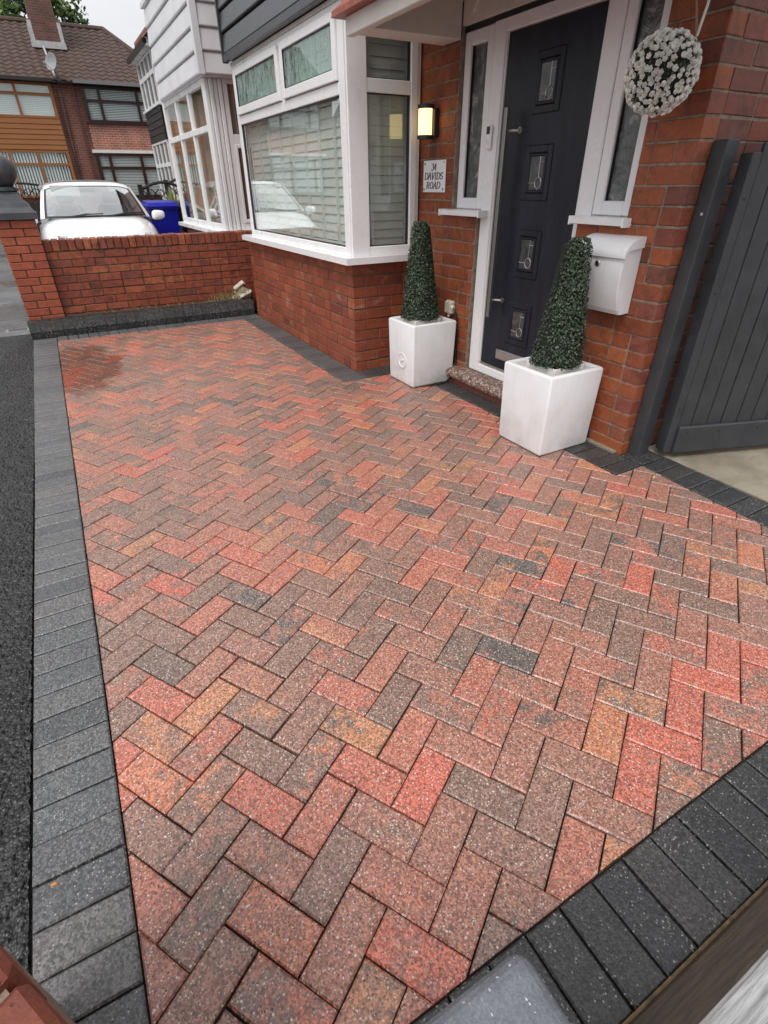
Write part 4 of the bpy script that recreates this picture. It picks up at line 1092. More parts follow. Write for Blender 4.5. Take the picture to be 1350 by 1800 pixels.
db = thing('doorbell', 'white video doorbell with black camera on the left door post', 'doorbell', (2.605, 3.235, 1.555))
mb = MB(); mb.box(2.590, 2.617, 3.215, 3.258, 1.552, 1.682, 0.010); mb.build('case', M_WHITEP, db)
mb = MB(); mb.box(2.588, 2.592, 3.221, 3.252, 1.634, 1.674, 0.002); mb.build('camera_window', M_BLACKP, db)
mb = MB(); mb.tube([(2.5895, 3.2365 + 0.011 * math.cos(k * math.pi / 9), 1.592 + 0.011 * math.sin(k * math.pi / 9)) for k in range(19)], 0.0012, 5); mb.build('button_ring', M_STEEL, db)

mbx = thing('letter_box', 'white wall-mounted letter box with curved lid right of the door', 'mailbox', (2.52, 2.06, 0.77))
def boxx(z): u = (z - 0.768) / 0.32; return 2.588 - (0.056 + 0.064 * math.sin(math.pi * min(1.0, 0.06 + 0.66 * u)))
zz_ = [0.768 + 0.318 * k_ / 16 for k_ in range(17)]
mb = MB(); mb.prism([(2.588, 0.772)] + [(boxx(z_), z_) for z_ in zz_] + [(2.588, 1.090)], 'y', 1.925, 2.222); body = mb.build('box_body', M_PLANT, mbx)
mb = MB(); mb.prism([(boxx(z_) + 0.012, z_) for z_ in zz_[1:-1]] + [(boxx(z_) - 0.006, z_) for z_ in reversed(zz_[1:-1])], 'y', 1.935, 2.212); mb.build('front_flap', M_PLANT, mbx)
arc_ = [(2.588 - 0.136 * math.sin(a_), 1.050 + 0.086 * math.cos(a_)) for a_ in [R(8 + 86 * k_ / 12) for k_ in range(13)]]
mb = MB(); mb.prism([(2.588, 1.088), (2.588, 1.137)] + arc_ + [(2.460, 1.042), (2.470, 1.064), (2.485, 1.078)], 'y', 1.914, 2.233); mb.build('lid', M_PLANT, mbx)
mb = MB(); mb.lathe([(0.016, 0), (0.016, 0.006), (0.012, 0.009)], (2.464, 2.080, 1.010), ((0, 1, 0), (0, 0, 1), (-1, 0, 0)), 18); mb.build('lock', M_STEEL, mbx)
mb = MB(); mb.box(2.4535, 2.4555, 2.078, 2.082, 1.002, 1.018); mb.build('key_slot', M_BLACKP, mbx)

sk_ = thing('outdoor_socket', 'aged ivory socket box on brick wall above left planter', 'socket', (2.57, 3.50, 0.49))
mb = MB(); mb.box(2.545, 2.588, 3.462, 3.548, 0.505, 0.602, 0.010); mb.box(2.536, 2.548, 3.470, 3.540, 0.513, 0.594, 0.006); mb.build('socket_box', M_IVORY, sk_)
mb = MB(); mb.tube([(2.555, 3.465, 0.560), (2.550, 3.442, 0.556)], 0.014, 10); mb.tube([(2.565, 3.515, 0.508), (2.565, 3.515, 0.482)], 0.010, 10); mb.build('cable_gland', M_WHITEP, sk_)
cab = MB(); cab.tube([(2.550, 3.445, 0.556), (2.552, 3.425, 0.548), (2.565, 3.412, 0.51), (2.572, 3.408, 0.40), (2.574, 3.405, 0.25), (2.573, 3.40, 0.17), (2.562, 3.385, 0.10), (2.52, 3.365, 0.045), (2.44, 3.352, 0.012), (2.36, 3.358, 0.006), (2.30, 3.372, 0.006), (2.2, 3.40, 0.006)], 0.0055, 8)
cab.build('power_cable', M_RUBBER, None, smooth=True, label='black power cable trailing from the ivory socket to the left planter', cat='cable')
sk2 = bx('junction_box', M_IVORY, None, 2.535, 2.588, 2.262, 2.318, 0.45, 0.60, 0.006, label='aged ivory junction box on the brick behind the right topiary', cat='socket')

# planters and topiary
def planter(name, label, x0, x1, y0, y1, h, plug):
    t = thing(name, label, 'planter', ((x0 + x1) / 2, (y0 + y1) / 2, 0), 'white cube planters by the door')
    me = bpy.data.meshes.new('tub')
    import bmesh
    bm = bmesh.new()
    def ring(x0, x1, y0, y1, z): return [bm.verts.new(p) for p in ((x0, y0, z), (x1, y0, z), (x1, y1, z), (x0, y1, z))]
    o = 0.010; w = 0.034
    A = ring(x0 + o, x1 - o, y0 + o, y1 - o, 0.004); B = ring(x0, x1, y0, y1, h)
    C_ = ring(x0 + w, x1 - w, y0 + w, y1 - w, h); D = ring(x0 + w + 0.012, x1 - w - 0.012, y0 + w + 0.012, y1 - w - 0.012, h - 0.11)
    bm.faces.new(list(reversed(A))); bm.faces.new(D)
    for P_, Q_ in ((A, B), (B, C_), (C_, D)):
        for i in range(4): bm.faces.new((P_[i], P_[(i + 1) % 4], Q_[(i + 1) % 4], Q_[i]))
    ed = [e for e in bm.edges if not (all(v in D for v in e.verts))]
    bmesh.ops.bevel(bm, geom=ed, offset=0.013, segments=4, affect='EDGES', profile=0.5)
    bmesh.ops.recalc_face_normals(bm, faces=bm.faces)
    for f in bm.faces: f.smooth = True
    c = WLOC[t]
    bmesh.ops.translate(bm, vec=-c, verts=bm.verts)
    bm.to_mesh(me); bm.free(); me.materials.append(M_PLANT)
    put('tub', me, c, t)
    if plug:
        mb = MB(); cy_, cz_ = (y0 + y1) / 2 - 0.02, 0.185
        ax = ((0, 1, 0), (0, 0, 1), (-1, 0, 0))
        mb.lathe([(0.062, -0.010), (0.062, 0.0015), (0.060, 0.0035), (0.050, 0.0035), (0.047, -0.001)], (x0 + 0.006, cy_, cz_), ax, 36)
        mb.obox((x0 + 0.006, cy_, cz_), ((0, 0.9, -0.43), (0, 0.43, 0.9), (-1, 0, 0)), (0.028, 0.008, 0.005), 0.002)
        mb.build('plug_cap', M_PLANT, t)
    return t
planter('planter', 'white cube planter with round moulded plug left of the door', 2.152, 2.548, 3.378, 3.757, 0.478, True)
planter('planter', 'plain white cube planter right of the door near the letter box', 2.138, 2.545, 1.962, 2.352, 0.478, False)
def topiary(label, cx, cy, z0, z1, r0, r1, seed, lean=(0, 0)):
    t = thing('topiary_tree', label, 'topiary', (cx, cy, 0.44), 'clipped box cones in the planters')
    r = random.Random(seed)
    core = MB(); core.lathe([(r0 * 0.85, z0), (r0 * 0.93, z0 + 0.02), (r1 * 0.9 + 0.004, z1 - 0.03), (r1 * 0.5, z1 - 0.015)], (cx, cy, 0), n=20); core.build('core', simple('topiary_core', (0.006, 0.010, 0.005), 0.9), t)
    lf = MB()
    N_ = 8800
    for i in range(N_):
        u = r.random() ** 0.8 if r.random() < 0.9 else 1.0
        u = 1 - (1 - r.random()) ** 0.72 if False else u
        # denser towards the wide foot
        hgt = 1 - math.sqrt(1 - r.random() * (1 - (r1 / r0) ** 2)) if True else u
        hh = hgt / (1 - r1 / r0); hh = min(max(hh, 0), 1)
        rad = r0 + (r1 - r0) * hh; rad *= 1 - 0.22 * max(0, (hh - 0.95) / 0.05)
        if r.random() < 0.03: rad = r1 * 0.85 * r.random() ** 0.5; hh = 1.0
        an = r.uniform(0, 2 * math.pi)
        wob = 1 + 0.07 * noise.noise(Vector((math.cos(an) * 3, math.sin(an) * 3, hh * 7 + seed)))
        rad = rad * wob + r.uniform(-0.020, 0.003)
        p = Vector((cx + lean[0] * hh + rad * math.cos(an), cy + lean[1] * hh + rad * math.sin(an), z0 + hh * (z1 - z0)))
        nrm = Vector((math.cos(an), math.sin(an), 0.45)) + Vector((r.gauss(0, 0.55), r.gauss(0, 0.55), r.gauss(0, 0.55))); nrm.normalize()
        tx = nrm.cross(Vector((r.gauss(0, 1), r.gauss(0, 1), r.gauss(0, 1)))).normalized(); ty = nrm.cross(tx)
        s = r.uniform(0.0055, 0.0090); w = s * 0.62
        lf.cur = max(0.001, r.random() ** 1.6)
        lf.add([p - tx * s, p + ty * w + nrm * 0.001, p + tx * s, p - ty * w + nrm * 0.001], [(0, 1, 2, 3)])
    lf.build('foliage', M_BOX, t)
    tb = MB(); h = 0.115
    for (a, b_, c, d) in ((-h, h, -h, -h + 0.012), (-h, h, h - 0.012, h), (-h, -h + 0.012, -h + 0.012, h - 0.012), (h - 0.012, h, -h + 0.012, h - 0.012)): tb.box(cx + a, cx + b_, cy + c, cy + d, 0.37, 0.492, 0.003)
    tb.build('wooden_tub', M_TRIM, t)
    tr = MB(); tr.tube([(cx, cy, 0.37), (cx, cy, z0 + 0.05)], 0.02, 8); tr.build('trunk', M_BARK, t)
topiary('dark green clipped box cone in the planter left of the door', 2.335, 3.575, 0.487, 1.140, 0.150, 0.055, 1, (-0.02, 0.0))
topiary('dark green clipped box cone in the planter right of the door', 2.340, 2.145, 0.487, 1.128, 0.147, 0.058, 2, (0.0, -0.035))

# hanging rose ball
rb = thing('rose_ball', 'hanging ball of small white artificial roses by the right sidelight', 'decoration', (2.415, 1.905, 1.61))
bc = Vector((2.405, 1.890, 1.752)); br_ = 0.132
mb = MB(); mb.lathe([(max(0.001, 0.120 * math.sin(math.pi * k / 12)), -0.120 * math.cos(math.pi * k / 12)) for k in range(13)], bc, n=20); mb.build('core', simple('ball_core', (0.012, 0.016, 0.009), 0.9), rb, smooth=True)
def rose_geo():
    rs = MB()
    def cup(prof, n, k, ph):
        rs.grid(lambda u, v: (lambda r_, h_, a: (r_ * math.cos(a), r_ * math.sin(a), h_))(*(lambda q: (prof[q][0] * (1 + k * (q / (len(prof) - 1)) * math.cos(5 * 2 * math.pi * v + ph)), prof[q][1] + 0.0010 * (q / (len(prof) - 1)) * math.cos(5 * 2 * math.pi * v + ph), 2 * math.pi * v))(int(round(u * (len(prof) - 1))))), len(prof) - 1, n)
    cup([(0.002, -0.002), (0.0085, 0.001), (0.0118, 0.006), (0.0130, 0.0115)], 15, 0.16, 0.0)
    cup([(0.004, 0.002), (0.0078, 0.006), (0.0088, 0.0135)], 15, 0.14, 2.0)
    cup([(0.003, 0.004), (0.0048, 0.008), (0.0050, 0.0150)], 10, 0.15, 4.0)
    rs.lathe([(0.0026, 0.006), (0.0020, 0.0150), (0.0006, 0.0155)], n=6)
    return rs
rose_me = rose_geo().mesh('rose', M_ROSE)
lm = MB(); r = random.Random(9); N_ = 430; RL = []
for i in range(N_):
    zc = 1 - 2 * (i + 0.5) / N_; an = i * math.pi * (3 - math.sqrt(5)) + r.uniform(-0.05, 0.05)
    rr = math.sqrt(1 - zc * zc); n_ = Vector((rr * math.cos(an), rr * math.sin(an), zc)); n_ += Vector((r.gauss(0, 0.03), r.gauss(0, 0.03), r.gauss(0, 0.03))); n_.normalize()
    d = n_ + Vector((r.gauss(0, 0.22), r.gauss(0, 0.22), r.gauss(0, 0.22)))
    if r.random() < 0.06: continue
    RL.append((n_.dot(CAM - bc), bc + n_ * (br_ + r.uniform(-0.008, 0.004)), d, r.uniform(0.76, 0.94)))
RL.sort(key=lambda q: -q[0])
for (_, p, d, s_) in RL[:295]:
    o = put('rose', rose_me, p, rb); o.rotation_euler = d.to_track_quat('Z', 'Y').to_euler(); o.scale = (s_, s_, s_)
rest = MB(); tm = rose_geo()
for (_, p, d, s_) in RL[295:]:
    q_ = d.to_track_quat('Z', 'Y'); rest.add([p + q_ @ (Vector(v) * s_) for v in tm.v], tm.f)
rest.build('rear_roses', M_ROSE, rb, kind='stuff')
for i in range(900):
    n_ = Vector((r.gauss(0, 1), r.gauss(0, 1), r.gauss(0, 1))).normalized(); p = bc + n_ * r.uniform(0.120, 0.138)
    nn = (n_ + Vector((r.gauss(0, 0.6), r.gauss(0, 0.6), r.gauss(0, 0.6)))).normalized(); tx = nn.cross(Vector((r.gauss(0, 1), 1, 0.3))).normalized(); ty = nn.cross(tx); s = r.uniform(0.004, 0.008)
    lm.cur = max(0.001, r.random()); lm.add([p - tx * s, p + ty * s * 0.5, p + tx * s, p - ty * s * 0.5], [(0, 1, 2, 3)])
lm.build('leaves', M_BOX, rb)
mb = MB(); mb.tube([(2.455, 1.800, 1.845), (2.455, 1.815, 1.90), (2.45, 1.835, 1.97), (2.45, 1.86, 2.4)], 0.004, 6); mb.tube([(2.455, 1.800, 1.848), (2.462, 1.825, 1.92), (2.455, 1.84, 1.98), (2.45, 1.86, 2.4)], 0.0025, 6); mb.build('jute_cord', simple('jute', (0.30, 0.20, 0.12), 0.9), rb)
mb = MB(); mb.tube([(2.455, 1.800, 1.86), (2.455, 1.785, 1.95), (2.455, 1.775, 2.10), (2.46, 1.78, 2.4)], 0.0052, 8); mb.build('white_cord', M_TRIM, rb)

# ================================================================ SIDE GATE
gt = thing('gate_post', 'slate grey wooden gate post fixed to the brick corner', 'post', (2.70, 1.72, 0))
mb = MB(); mb.box(2.652, 2.742, 1.690, 1.762, -0.01, 1.525, 0.004); mb.v = [(a + 0.030 * c / 1.5, b_, c) for a, b_, c in mb.v]; mb.build('post', M_GATE, gt)
mb = MB(); mb.obox((2.648, 1.7, 1.24), ((1, 0, 0), (0, 1, 0), (0, 0, 1)), (0.002, 0.006, 0.006), 0.001); mb.build('bolt', M_STEEL, gt)
gate = thing('side_gate', 'slate grey boarded wooden side gate with peeling bottom rail', 'gate', (2.76, 1.61, 0.03))
gu = Vector((0.943, -0.334, 0)); gn = Vector((-0.334, -0.943, 0)); g0 = Vector((2.758, 1.609, 0))
def gbox(s0, s1, d0, d1, z0, z1, b=0.004):
    mb = MB(); c = g0 + gu * ((s0 + s1) / 2) + gn * ((d0 + d1) / 2) + Vector((0, 0, (z0 + z1) / 2)); mb.obox(c, (gu, gn, Vector((0, 0, 1))), ((s1 - s0) / 2, abs(d1 - d0) / 2, (z1 - z0) / 2), b); return mb
gbox(-0.002, 0.045, -0.075, 0.004, 0.035, 1.475).build('hinge_stile', M_GATE, gate)
s = 0.048; i = 0
while s < 1.0:
    w = (0.083, 0.098, 0.090, 0.101, 0.094, 0.098, 0.09, 0.1, 0.095, 0.1, 0.09)[i]
    gbox(s, s + w - 0.0055, -0.022, -0.001 + rnd.gauss(0, 0.0008), 0.06, 1.47 + s * 0.42 + 0.02, 0.0035).build('board', M_GATE, gate); s += w; i += 1
gbox(0.047, 1.0, -0.001, 0.024, 0.035, 0.195, 0.006).build('bottom_rail', M_GATE, gate)
for (ss, zz) in ((0.022, 0.30), (0.022, 0.9), (0.022, 1.3), (0.10, 0.16), (0.30, 0.16), (0.55, 0.16)):
    p = g0 + gu * ss + gn * (0.004 if ss < 0.04 else 0.024); mb = MB(); mb.lathe([(0.006, -0.002), (0.006, 0.002), (0.004, 0.003)], p + Vector((0, 0, zz)), (gu, Vector((0, 0, 1)), gn), 10); mb.build('bolt_head', M_DARKMET, gate)
# ================================================================ NEAR THINGS AT THE BOTTOM OF THE FRAME
cap_ = thing('pier_cap', 'blue-grey stone pier cap close at the bottom edge of the picture', 'pier', (0.0, -0.07, 0))
mb = MB(); mb.box(-0.17, 0.197, -0.26, 0.108, 0.735, 0.80); cso = mb.build('cap_stone', M_STONE, cap_)
md = cso.modifiers.new('b', 'BEVEL'); md.width = 0.016; md.segments = 4; md.limit_method = 'NONE'
bx('pier_shaft', M_BRICKP, cap_, -0.14, 0.167, -0.23, 0.050, -0.03, 0.735, 0.004)
lw = thing('near_brick_wall', 'red brick wall end with grey mortar close at bottom left corner', 'wall', (-0.28, 0.2, 0))
ld_ = Vector((0.49, -0.872, 0)); ln_ = Vector((-0.872, -0.49, 0)); l0 = Vector((-0.205, 0.326, 0))
for k_ in range(-4, 3):
    c0 = -0.005 + k_ * 0.080 - 0.045
    mb = MB(); c = l0 + ld_ * (c0 + 0.034) + ln_ * 0.1075 + Vector((0, 0, 0.75)); mb.obox(c, (ld_, ln_, Vector((0, 0, 1))), (0.034, 0.1075, 0.051), 0.007); mb.build('brick', M_BRICKN, lw)
mb = MB(); c = l0 + ld_ * (-0.09) + ln_ * 0.1075 + Vector((0, 0, 0.38)); mb.obox(c, (ld_, ln_, Vector((0, 0, 1))), (0.27, 0.095, 0.405)); mb.build('mortar_core', M_MORTAR, lw)
bd = thing('edging_board', 'wet dark brown timber edging board beside the black bottom border', 'board', (1.2, 0.03, -0.02))
mb = MB(); mb.box(0.30, 3.4, -0.035, 0.058, -0.05, 0.030, 0.004); mb.build('board', M_TIMB, bd)
mb = MB(); mb.box(0.30, 3.4, 0.0585, 0.066, -0.05, 0.012, 0.002); mb.build('muddy_lip', simple('mud', (0.20, 0.14, 0.075), 0.9, nscale=60, namt=0.4, bmp=0.5), bd)
rl = thing('fence_rail', 'weathered silver grey timber rail in the bottom right corner', 'rail', (0.9, -0.06, 0))
mb = MB(); mb.box(0.24, 2.6, -0.14, -0.0035, 0.56, 0.60, 0.004); mb.build('rail', M_TIMG, rl)
for xx in (0.34, 1.6, 2.5): bx('rail_post', M_TIMG, rl, xx, xx + 0.07, -0.12, -0.05, -0.05, 0.56)

# chips, leaf and grit lying on the paving
def pebble(name, label, x, y, z, s, m, cat, group=None, seed=0):
    r = random.Random(seed); mb = MB(); vs = []
    for k_ in range(8):
        a = 2 * math.pi * k_ / 8; q = s * r.uniform(0.7, 1.15); vs.append((x + q * math.cos(a), y + q * 0.6 * math.sin(a), z))
    vs += [(x + (v[0] - x) * 0.6, y + (v[1] - y) * 0.6, z + s * 0.35) for v in vs[:8]]
    mb.add(vs, [tuple(range(8, 16))] + [(i, (i + 1) % 8, (i + 1) % 8 + 8, i + 8) for i in range(8)]); return mb.build(name, m, None, label=label, cat=cat, group=group)
pebble('leaf_fragment', 'tiny orange leaf fragment on the charcoal border at bottom left', -0.395, 0.875, 0.001, 0.0085, simple('orange_leaf', (0.55, 0.22, 0.04), 0.6), 'leaf', seed=3)
M_CHIP = simple('white_chip', (0.70, 0.64, 0.56), 0.7)
for q, (x_, y_, lb) in enumerate(((2.515, 1.475, 'small white stone chip on the pavers nearest the gate border'), (2.42, 1.06, 'small white stone chip on the paving at the right edge of the picture'), (1.75, 1.48, 'tiny pale stone chip on an orange paver mid right'), (1.955, 2.86, 'tiny white stone chip on pavers before the door step'))):
    pebble('stone_chip', lb, x_, y_, 0.001, 0.007, M_CHIP, 'stone', 'stone chips on the paving', seed=q + 20)

# soil, rubble and weeds behind the kerb
mb = MB(); r = random.Random(2)
mb.grid(lambda u, v: (-0.09 + 2.07 * u, 6.955 + 0.085 * v, 0.150 + 0.02 * noise.noise(Vector((u * 30, v * 3, 0))) + 0.012 * v + max(0, u - 0.75) * 0.10), 90, 5)
mb.build('soil_strip', M_SOIL, None, kind='structure')
def rock(label, c, s, m, seed, ax=(1, 1, 1)):
    r = random.Random(seed); mb = MB(); n1, n2 = 7, 9
    def fn(u, v):
        th, ph = math.pi * u, 2 * math.pi * v
        d = Vector((math.sin(th) * math.cos(ph), math.sin(th) * math.sin(ph), math.cos(th)))
        k_ = s * (1 + 0.35 * noise.noise(d * 1.7 + Vector((seed, 0, 0))))
        return (c[0] + d.x * k_ * ax[0], c[1] + d.y * k_ * ax[1], c[2] + d.z * k_ * ax[2])
    mb.grid(fn, n1, n2); mb.build('rubble_stone', m, None, label=label, cat='rubble', group='rubble in the corner by the bay')
M_SAND = simple('sandy_rubble', (0.30, 0.25, 0.15), 0.9, nscale=25, namt=0.4, bmp=0.6, bscale=60)
M_PLASTER = simple('broken_plaster', (0.44, 0.40, 0.34), 0.85, nscale=30, namt=0.4, bmp=0.5, bscale=80)
rock('sandy lump of rubble in the corner between kerb and bay', (1.90, 6.995, 0.22), 0.11, M_SAND, 1, (1.0, 0.42, 0.8))
def shard(label, c, ax, half, seed):
    r = random.Random(seed); mb = MB(); mb.obox(c, ax, half, 0.006); mb.v = [(a + r.gauss(0, 0.008), b_ + r.gauss(0, 0.006), c_ + r.gauss(0, 0.007)) for a, b_, c_ in mb.v]
    mb.build('rubble_shard', M_PLASTER, None, label=label, cat='rubble', group='rubble in the corner by the bay')
def frame_(d, n):
    d = Vector(d).normalized(); n = Vector(n); n = (n - d * n.dot(d)).normalized(); return (d, n.cross(d), n)
shard('upper broken white plaster piece on the rubble by the bay', (1.865, 6.985, 0.325), frame_((0.85, 0.1, 0.45), (-0.3, -0.6, 0.7)), (0.070, 0.028, 0.012), 2)
shard('lower broken white plaster piece on the rubble by the bay', (1.925, 6.955, 0.225), frame_((0.9, -0.05, 0.35), (-0.2, -0.5, 0.8)), (0.080, 0.024, 0.011), 3)
rock('brown lump of rubble behind the kerb nearest the garden wall', (1.80, 6.99, 0.185), 0.045, M_SAND, 4, (1.0, 0.6, 0.7))
gm = MB(); r = random.Random(4)
for i in range(170):
    x_ = min(1.97, r.gauss(1.76, 0.12)) if r.random() < 0.75 else r.uniform(0.1, 1.8); y_ = r.uniform(6.965, 7.03); h = r.uniform(0.04, 0.15) * (0.45 if x_ < 1.5 else 1); dx, dy = r.gauss(0, 0.05), r.gauss(-0.01, 0.02); w = 0.0022
    gm.cur = max(0.001, r.random()); gm.add([(x_ - w, y_, 0.15), (x_ + w, y_, 0.15), (x_ + dx * 0.6 + w, y_ + dy * 0.5, 0.15 + h * 0.7), (x_ + dx * 1.4, y_ + dy, 0.15 + h), (x_ + dx * 0.6 - w, y_ + dy * 0.5, 0.15 + h * 0.7)], [(0, 1, 2, 4), (4, 2, 3)])
gm.build('weeds', M_STRAW, None, kind='stuff', label='thin dry weeds growing behind the kerb', cat='weeds')

# ================================================================ NEIGHBOUR'S HOUSE (white bay)
nb = thing('white_bay_house', 'neighbouring house with white clad bay and many-paned white window', 'house', (3.0, 9.3, 0))
mb = MB(); mb.box(HX + 0.01, HX + 0.3, 6.62, 13.2, 0, 5.2); mb.box(2.0, 2.12, 7.72, 10.30, 0, 0.82); mb.box(2.12, HX + 0.01, 7.72, 7.84, 0, 0.82); mb.box(2.0, HX, 10.2, 10.30, 0, 0.82)
mb.build('wall', M_FARBRICKY, nb)
w_ = MB(); N0, N1 = 7.70, 10.28; xn = 1.975
w_.box(xn, xn + 0.06, N0, N0 + 0.10, 0.87, 2.42, 0.004); w_.box(xn, xn + 0.06, N1 - 0.09, N1, 0.87, 2.42, 0.004)
for (a, b_) in ((0.87, 0.945), (1.925, 1.99), (2.36, 2.42)): w_.box(xn, xn + 0.06, N0 + 0.1, N1 - 0.09, a, b_, 0.004)
for i in (1, 2): yy = N0 + 0.1 + (N1 - N0 - 0.19) * i / 3; w_.box(xn + 0.003, xn + 0.055, yy - 0.035, yy + 0.035, 0.945, 2.36, 0.004)
nwin = w_.build('bay_window', M_UPVC, nb)
for i in range(3):
    ya = N0 + 0.1 + (N1 - N0 - 0.19) * i / 3; yb = N0 + 0.1 + (N1 - N0 - 0.19) * (i + 1) / 3
    for (a, b_) in ((0.94, 1.93), (1.985, 2.365)): MB().box(xn + 0.025, xn + 0.028, ya + 0.02, yb - 0.02, a, b_).build('pane', M_GLASSN, nwin)
sd = MB(); ysn = N0 - 0.01
for k_ in range(4): sd.box(1.985 + k_ * 0.052, 1.985 + k_ * 0.052 + 0.045, ysn - 0.012 * (k_ % 2), ysn + 0.06, 0.87, 2.42, 0.006)
sd.box(2.195, 2.25, ysn, ysn + 0.06, 0.87, 2.42, 0.004); sd.box(2.54, 2.59, ysn, ysn + 0.06, 0.87, 2.42, 0.004)
for (a, b_) in ((0.87, 0.955), (1.80, 1.90), (2.38, 2.42)): sd.box(2.25, 2.54, ysn + 0.004, ysn + 0.06, a, b_, 0.004)
sd.box(2.25, 2.285, ysn - 0.008, ysn + 0.05, 0.956, 1.80, 0.006); sd.box(2.285, 2.54, ysn - 0.008, ysn + 0.05, 0.956, 1.0, 0.006); sd.box(2.285, 2.54, ysn - 0.008, ysn + 0.05, 1.76, 1.80, 0.006)
sd.build('side_frame', M_UPVC, nwin)
for (a, b_) in ((0.96, 1.80), (1.90, 2.38)): MB().box(2.24, 2.55, ysn + 0.03, ysn + 0.033, a - 0.01, b_ + 0.01).build('pane', M_GLASSN, nwin)
si = MB(); si.prism([(1.905, 10.36), (1.905, 7.61), (2.62, 7.61), (2.62, 7.72), (2.03, 7.72), (2.03, 10.36)], 'z', 0.822, 0.87); si.build('window_sill', M_UPVC, nwin)
cu = MB(); cu.grid(lambda u, v: (2.09 + 0.015 * math.sin(u * 60), 7.79 + 0.02 + 2.4 * u, 0.85 + 1.6 * v), 160, 2); cu.grid(lambda u, v: (2.20 + 0.39 * u, 7.775 + 0.012 * math.sin(u * 50), 0.85 + 1.6 * v), 60, 2); cu.build('curtain', M_CURT, nb)
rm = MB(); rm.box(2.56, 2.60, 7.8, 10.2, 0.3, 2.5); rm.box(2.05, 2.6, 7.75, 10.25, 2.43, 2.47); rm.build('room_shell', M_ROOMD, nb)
cb = MB(); cb.box(1.955, HX, 7.58, 10.12, 2.42, 3.44); ncl = cb.build('bay_cladding', M_UPVCW, nb)
for i in range(5):
    z = 2.435 + i * 0.200
    b = MB(); b.prism([(1.955, z + 0.003), (1.918, z + 0.003), (1.914, z + 0.014), (1.930, z + 0.178), (1.947, z + 0.198), (1.955, z + 0.198)], 'y', 7.60, 10.10); b.build('board', M_UPVCW, ncl)
    b = MB(); b.prism([(7.58, z + 0.003), (7.545, z + 0.003), (7.541, z + 0.014), (7.556, z + 0.178), (7.572, z + 0.198), (7.58, z + 0.198)], 'x', 1.985, HX); b.build('board', M_UPVCW, ncl)
b = MB(); b.box(1.905, 1.985, 7.535, 7.60, 2.425, 3.44, 0.006); b.build('corner_trim', M_UPVCW, ncl)
b = MB(); b.box(1.900, 2.0, 7.53, 10.15, 3.441, 3.50, 0.006); b.build('sill_board', M_UPVC, ncl)
b = MB(); b.box(1.97, HX, 7.6, 10.1, 3.5, 5.1); b.build('upper_bay', M_UPVCW, nb)
MB().add([(2.1, 7.12, 5.1), (2.1, 13.3, 5.1), (5.6, 13.3, 7.6), (5.6, 7.12, 7.6), (9.0, 7.12, 5.1), (9.0, 13.3, 5.1)], [(0, 3, 2, 1), (3, 4, 5, 2), (0, 1, 5, 4), (0, 4, 3), (1, 2, 5)]).build('roof', M_TILE, nb)

# house further along with small-paned white windows
tb_ = thing('small_pane_house', 'further house with white small-paned windows and black panel between them', 'house', (4.0, 19, 0))
mb = MB(); mb.box(3.42, 8.0, 17.2, 20.1, 0, 4.75); mb.build('wall', M_FARBRICKY, tb_)
def barwin(z0, z1, name):
    w = MB(); x_ = 3.33; y0, y1 = 17.6, 19.95
    for (a, b_) in ((y0, y0 + 0.08), (y1 - 0.08, y1)): w.box(x_, x_ + 0.06, a, b_, z0, z1)
    for f_ in (0.0, 0.62, 1.0): zc = z0 + (z1 - z0) * f_; w.box(x_ + 0.002, x_ + 0.058, y0 + 0.08, y1 - 0.08, max(z0, zc - 0.045), min(z1, zc + 0.045))
    for i in range(1, 4): yy = y0 + (y1 - y0) * i / 4; w.box(x_ + 0.004, x_ + 0.056, yy - 0.035, yy + 0.035, z0 + 0.045, z1 - 0.045)
    q = w.build('window', M_UPVC, tb_)
    for i in range(4): MB().box(x_ + 0.03, x_ + 0.034, y0 + (y1 - y0) * i / 4 + 0.03, y0 + (y1 - y0) * (i + 1) / 4 - 0.03, z0 + 0.04, z1 - 0.04).build('pane', M_OBSC, q)
barwin(3.20, 4.25, 'u'); barwin(1.0, 2.43, 'l')
pn = bx('panel', M_CLADK, tb_, 3.34, 3.42, 17.6, 19.98, 2.43, 3.2)
for i in range(5): b = MB(); b.prism([(3.34, 2.44 + i * 0.15), (3.318, 2.442 + i * 0.15), (3.33, 2.58 + i * 0.15), (3.34, 2.585 + i * 0.15)], 'y', 17.55, 20.0); b.build('board', M_CLADK, pn)
bx('sill_trim', M_UPVC, tb_, 3.28, 3.42, 17.5, 20.02, 3.155, 3.2)
bx('fascia', M_UPVC, tb_, 3.22, 3.42, 17.3, 20.15, 4.26, 4.42); bx('gutter', M_BLACKP, tb_, 3.15, 3.24, 17.3, 20.25, 4.30, 4.40)
MB().add([(3.2, 17.0, 4.43), (3.2, 20.2, 4.43), (6, 20.2, 6.4), (6, 17.0, 6.4), (8.4, 17, 4.43), (8.4, 20.2, 4.43)], [(0, 3, 2, 1), (3, 4, 5, 2), (0, 1, 5, 4), (0, 4, 3), (1, 2, 5)]).build('roof', M_TILE, tb_)

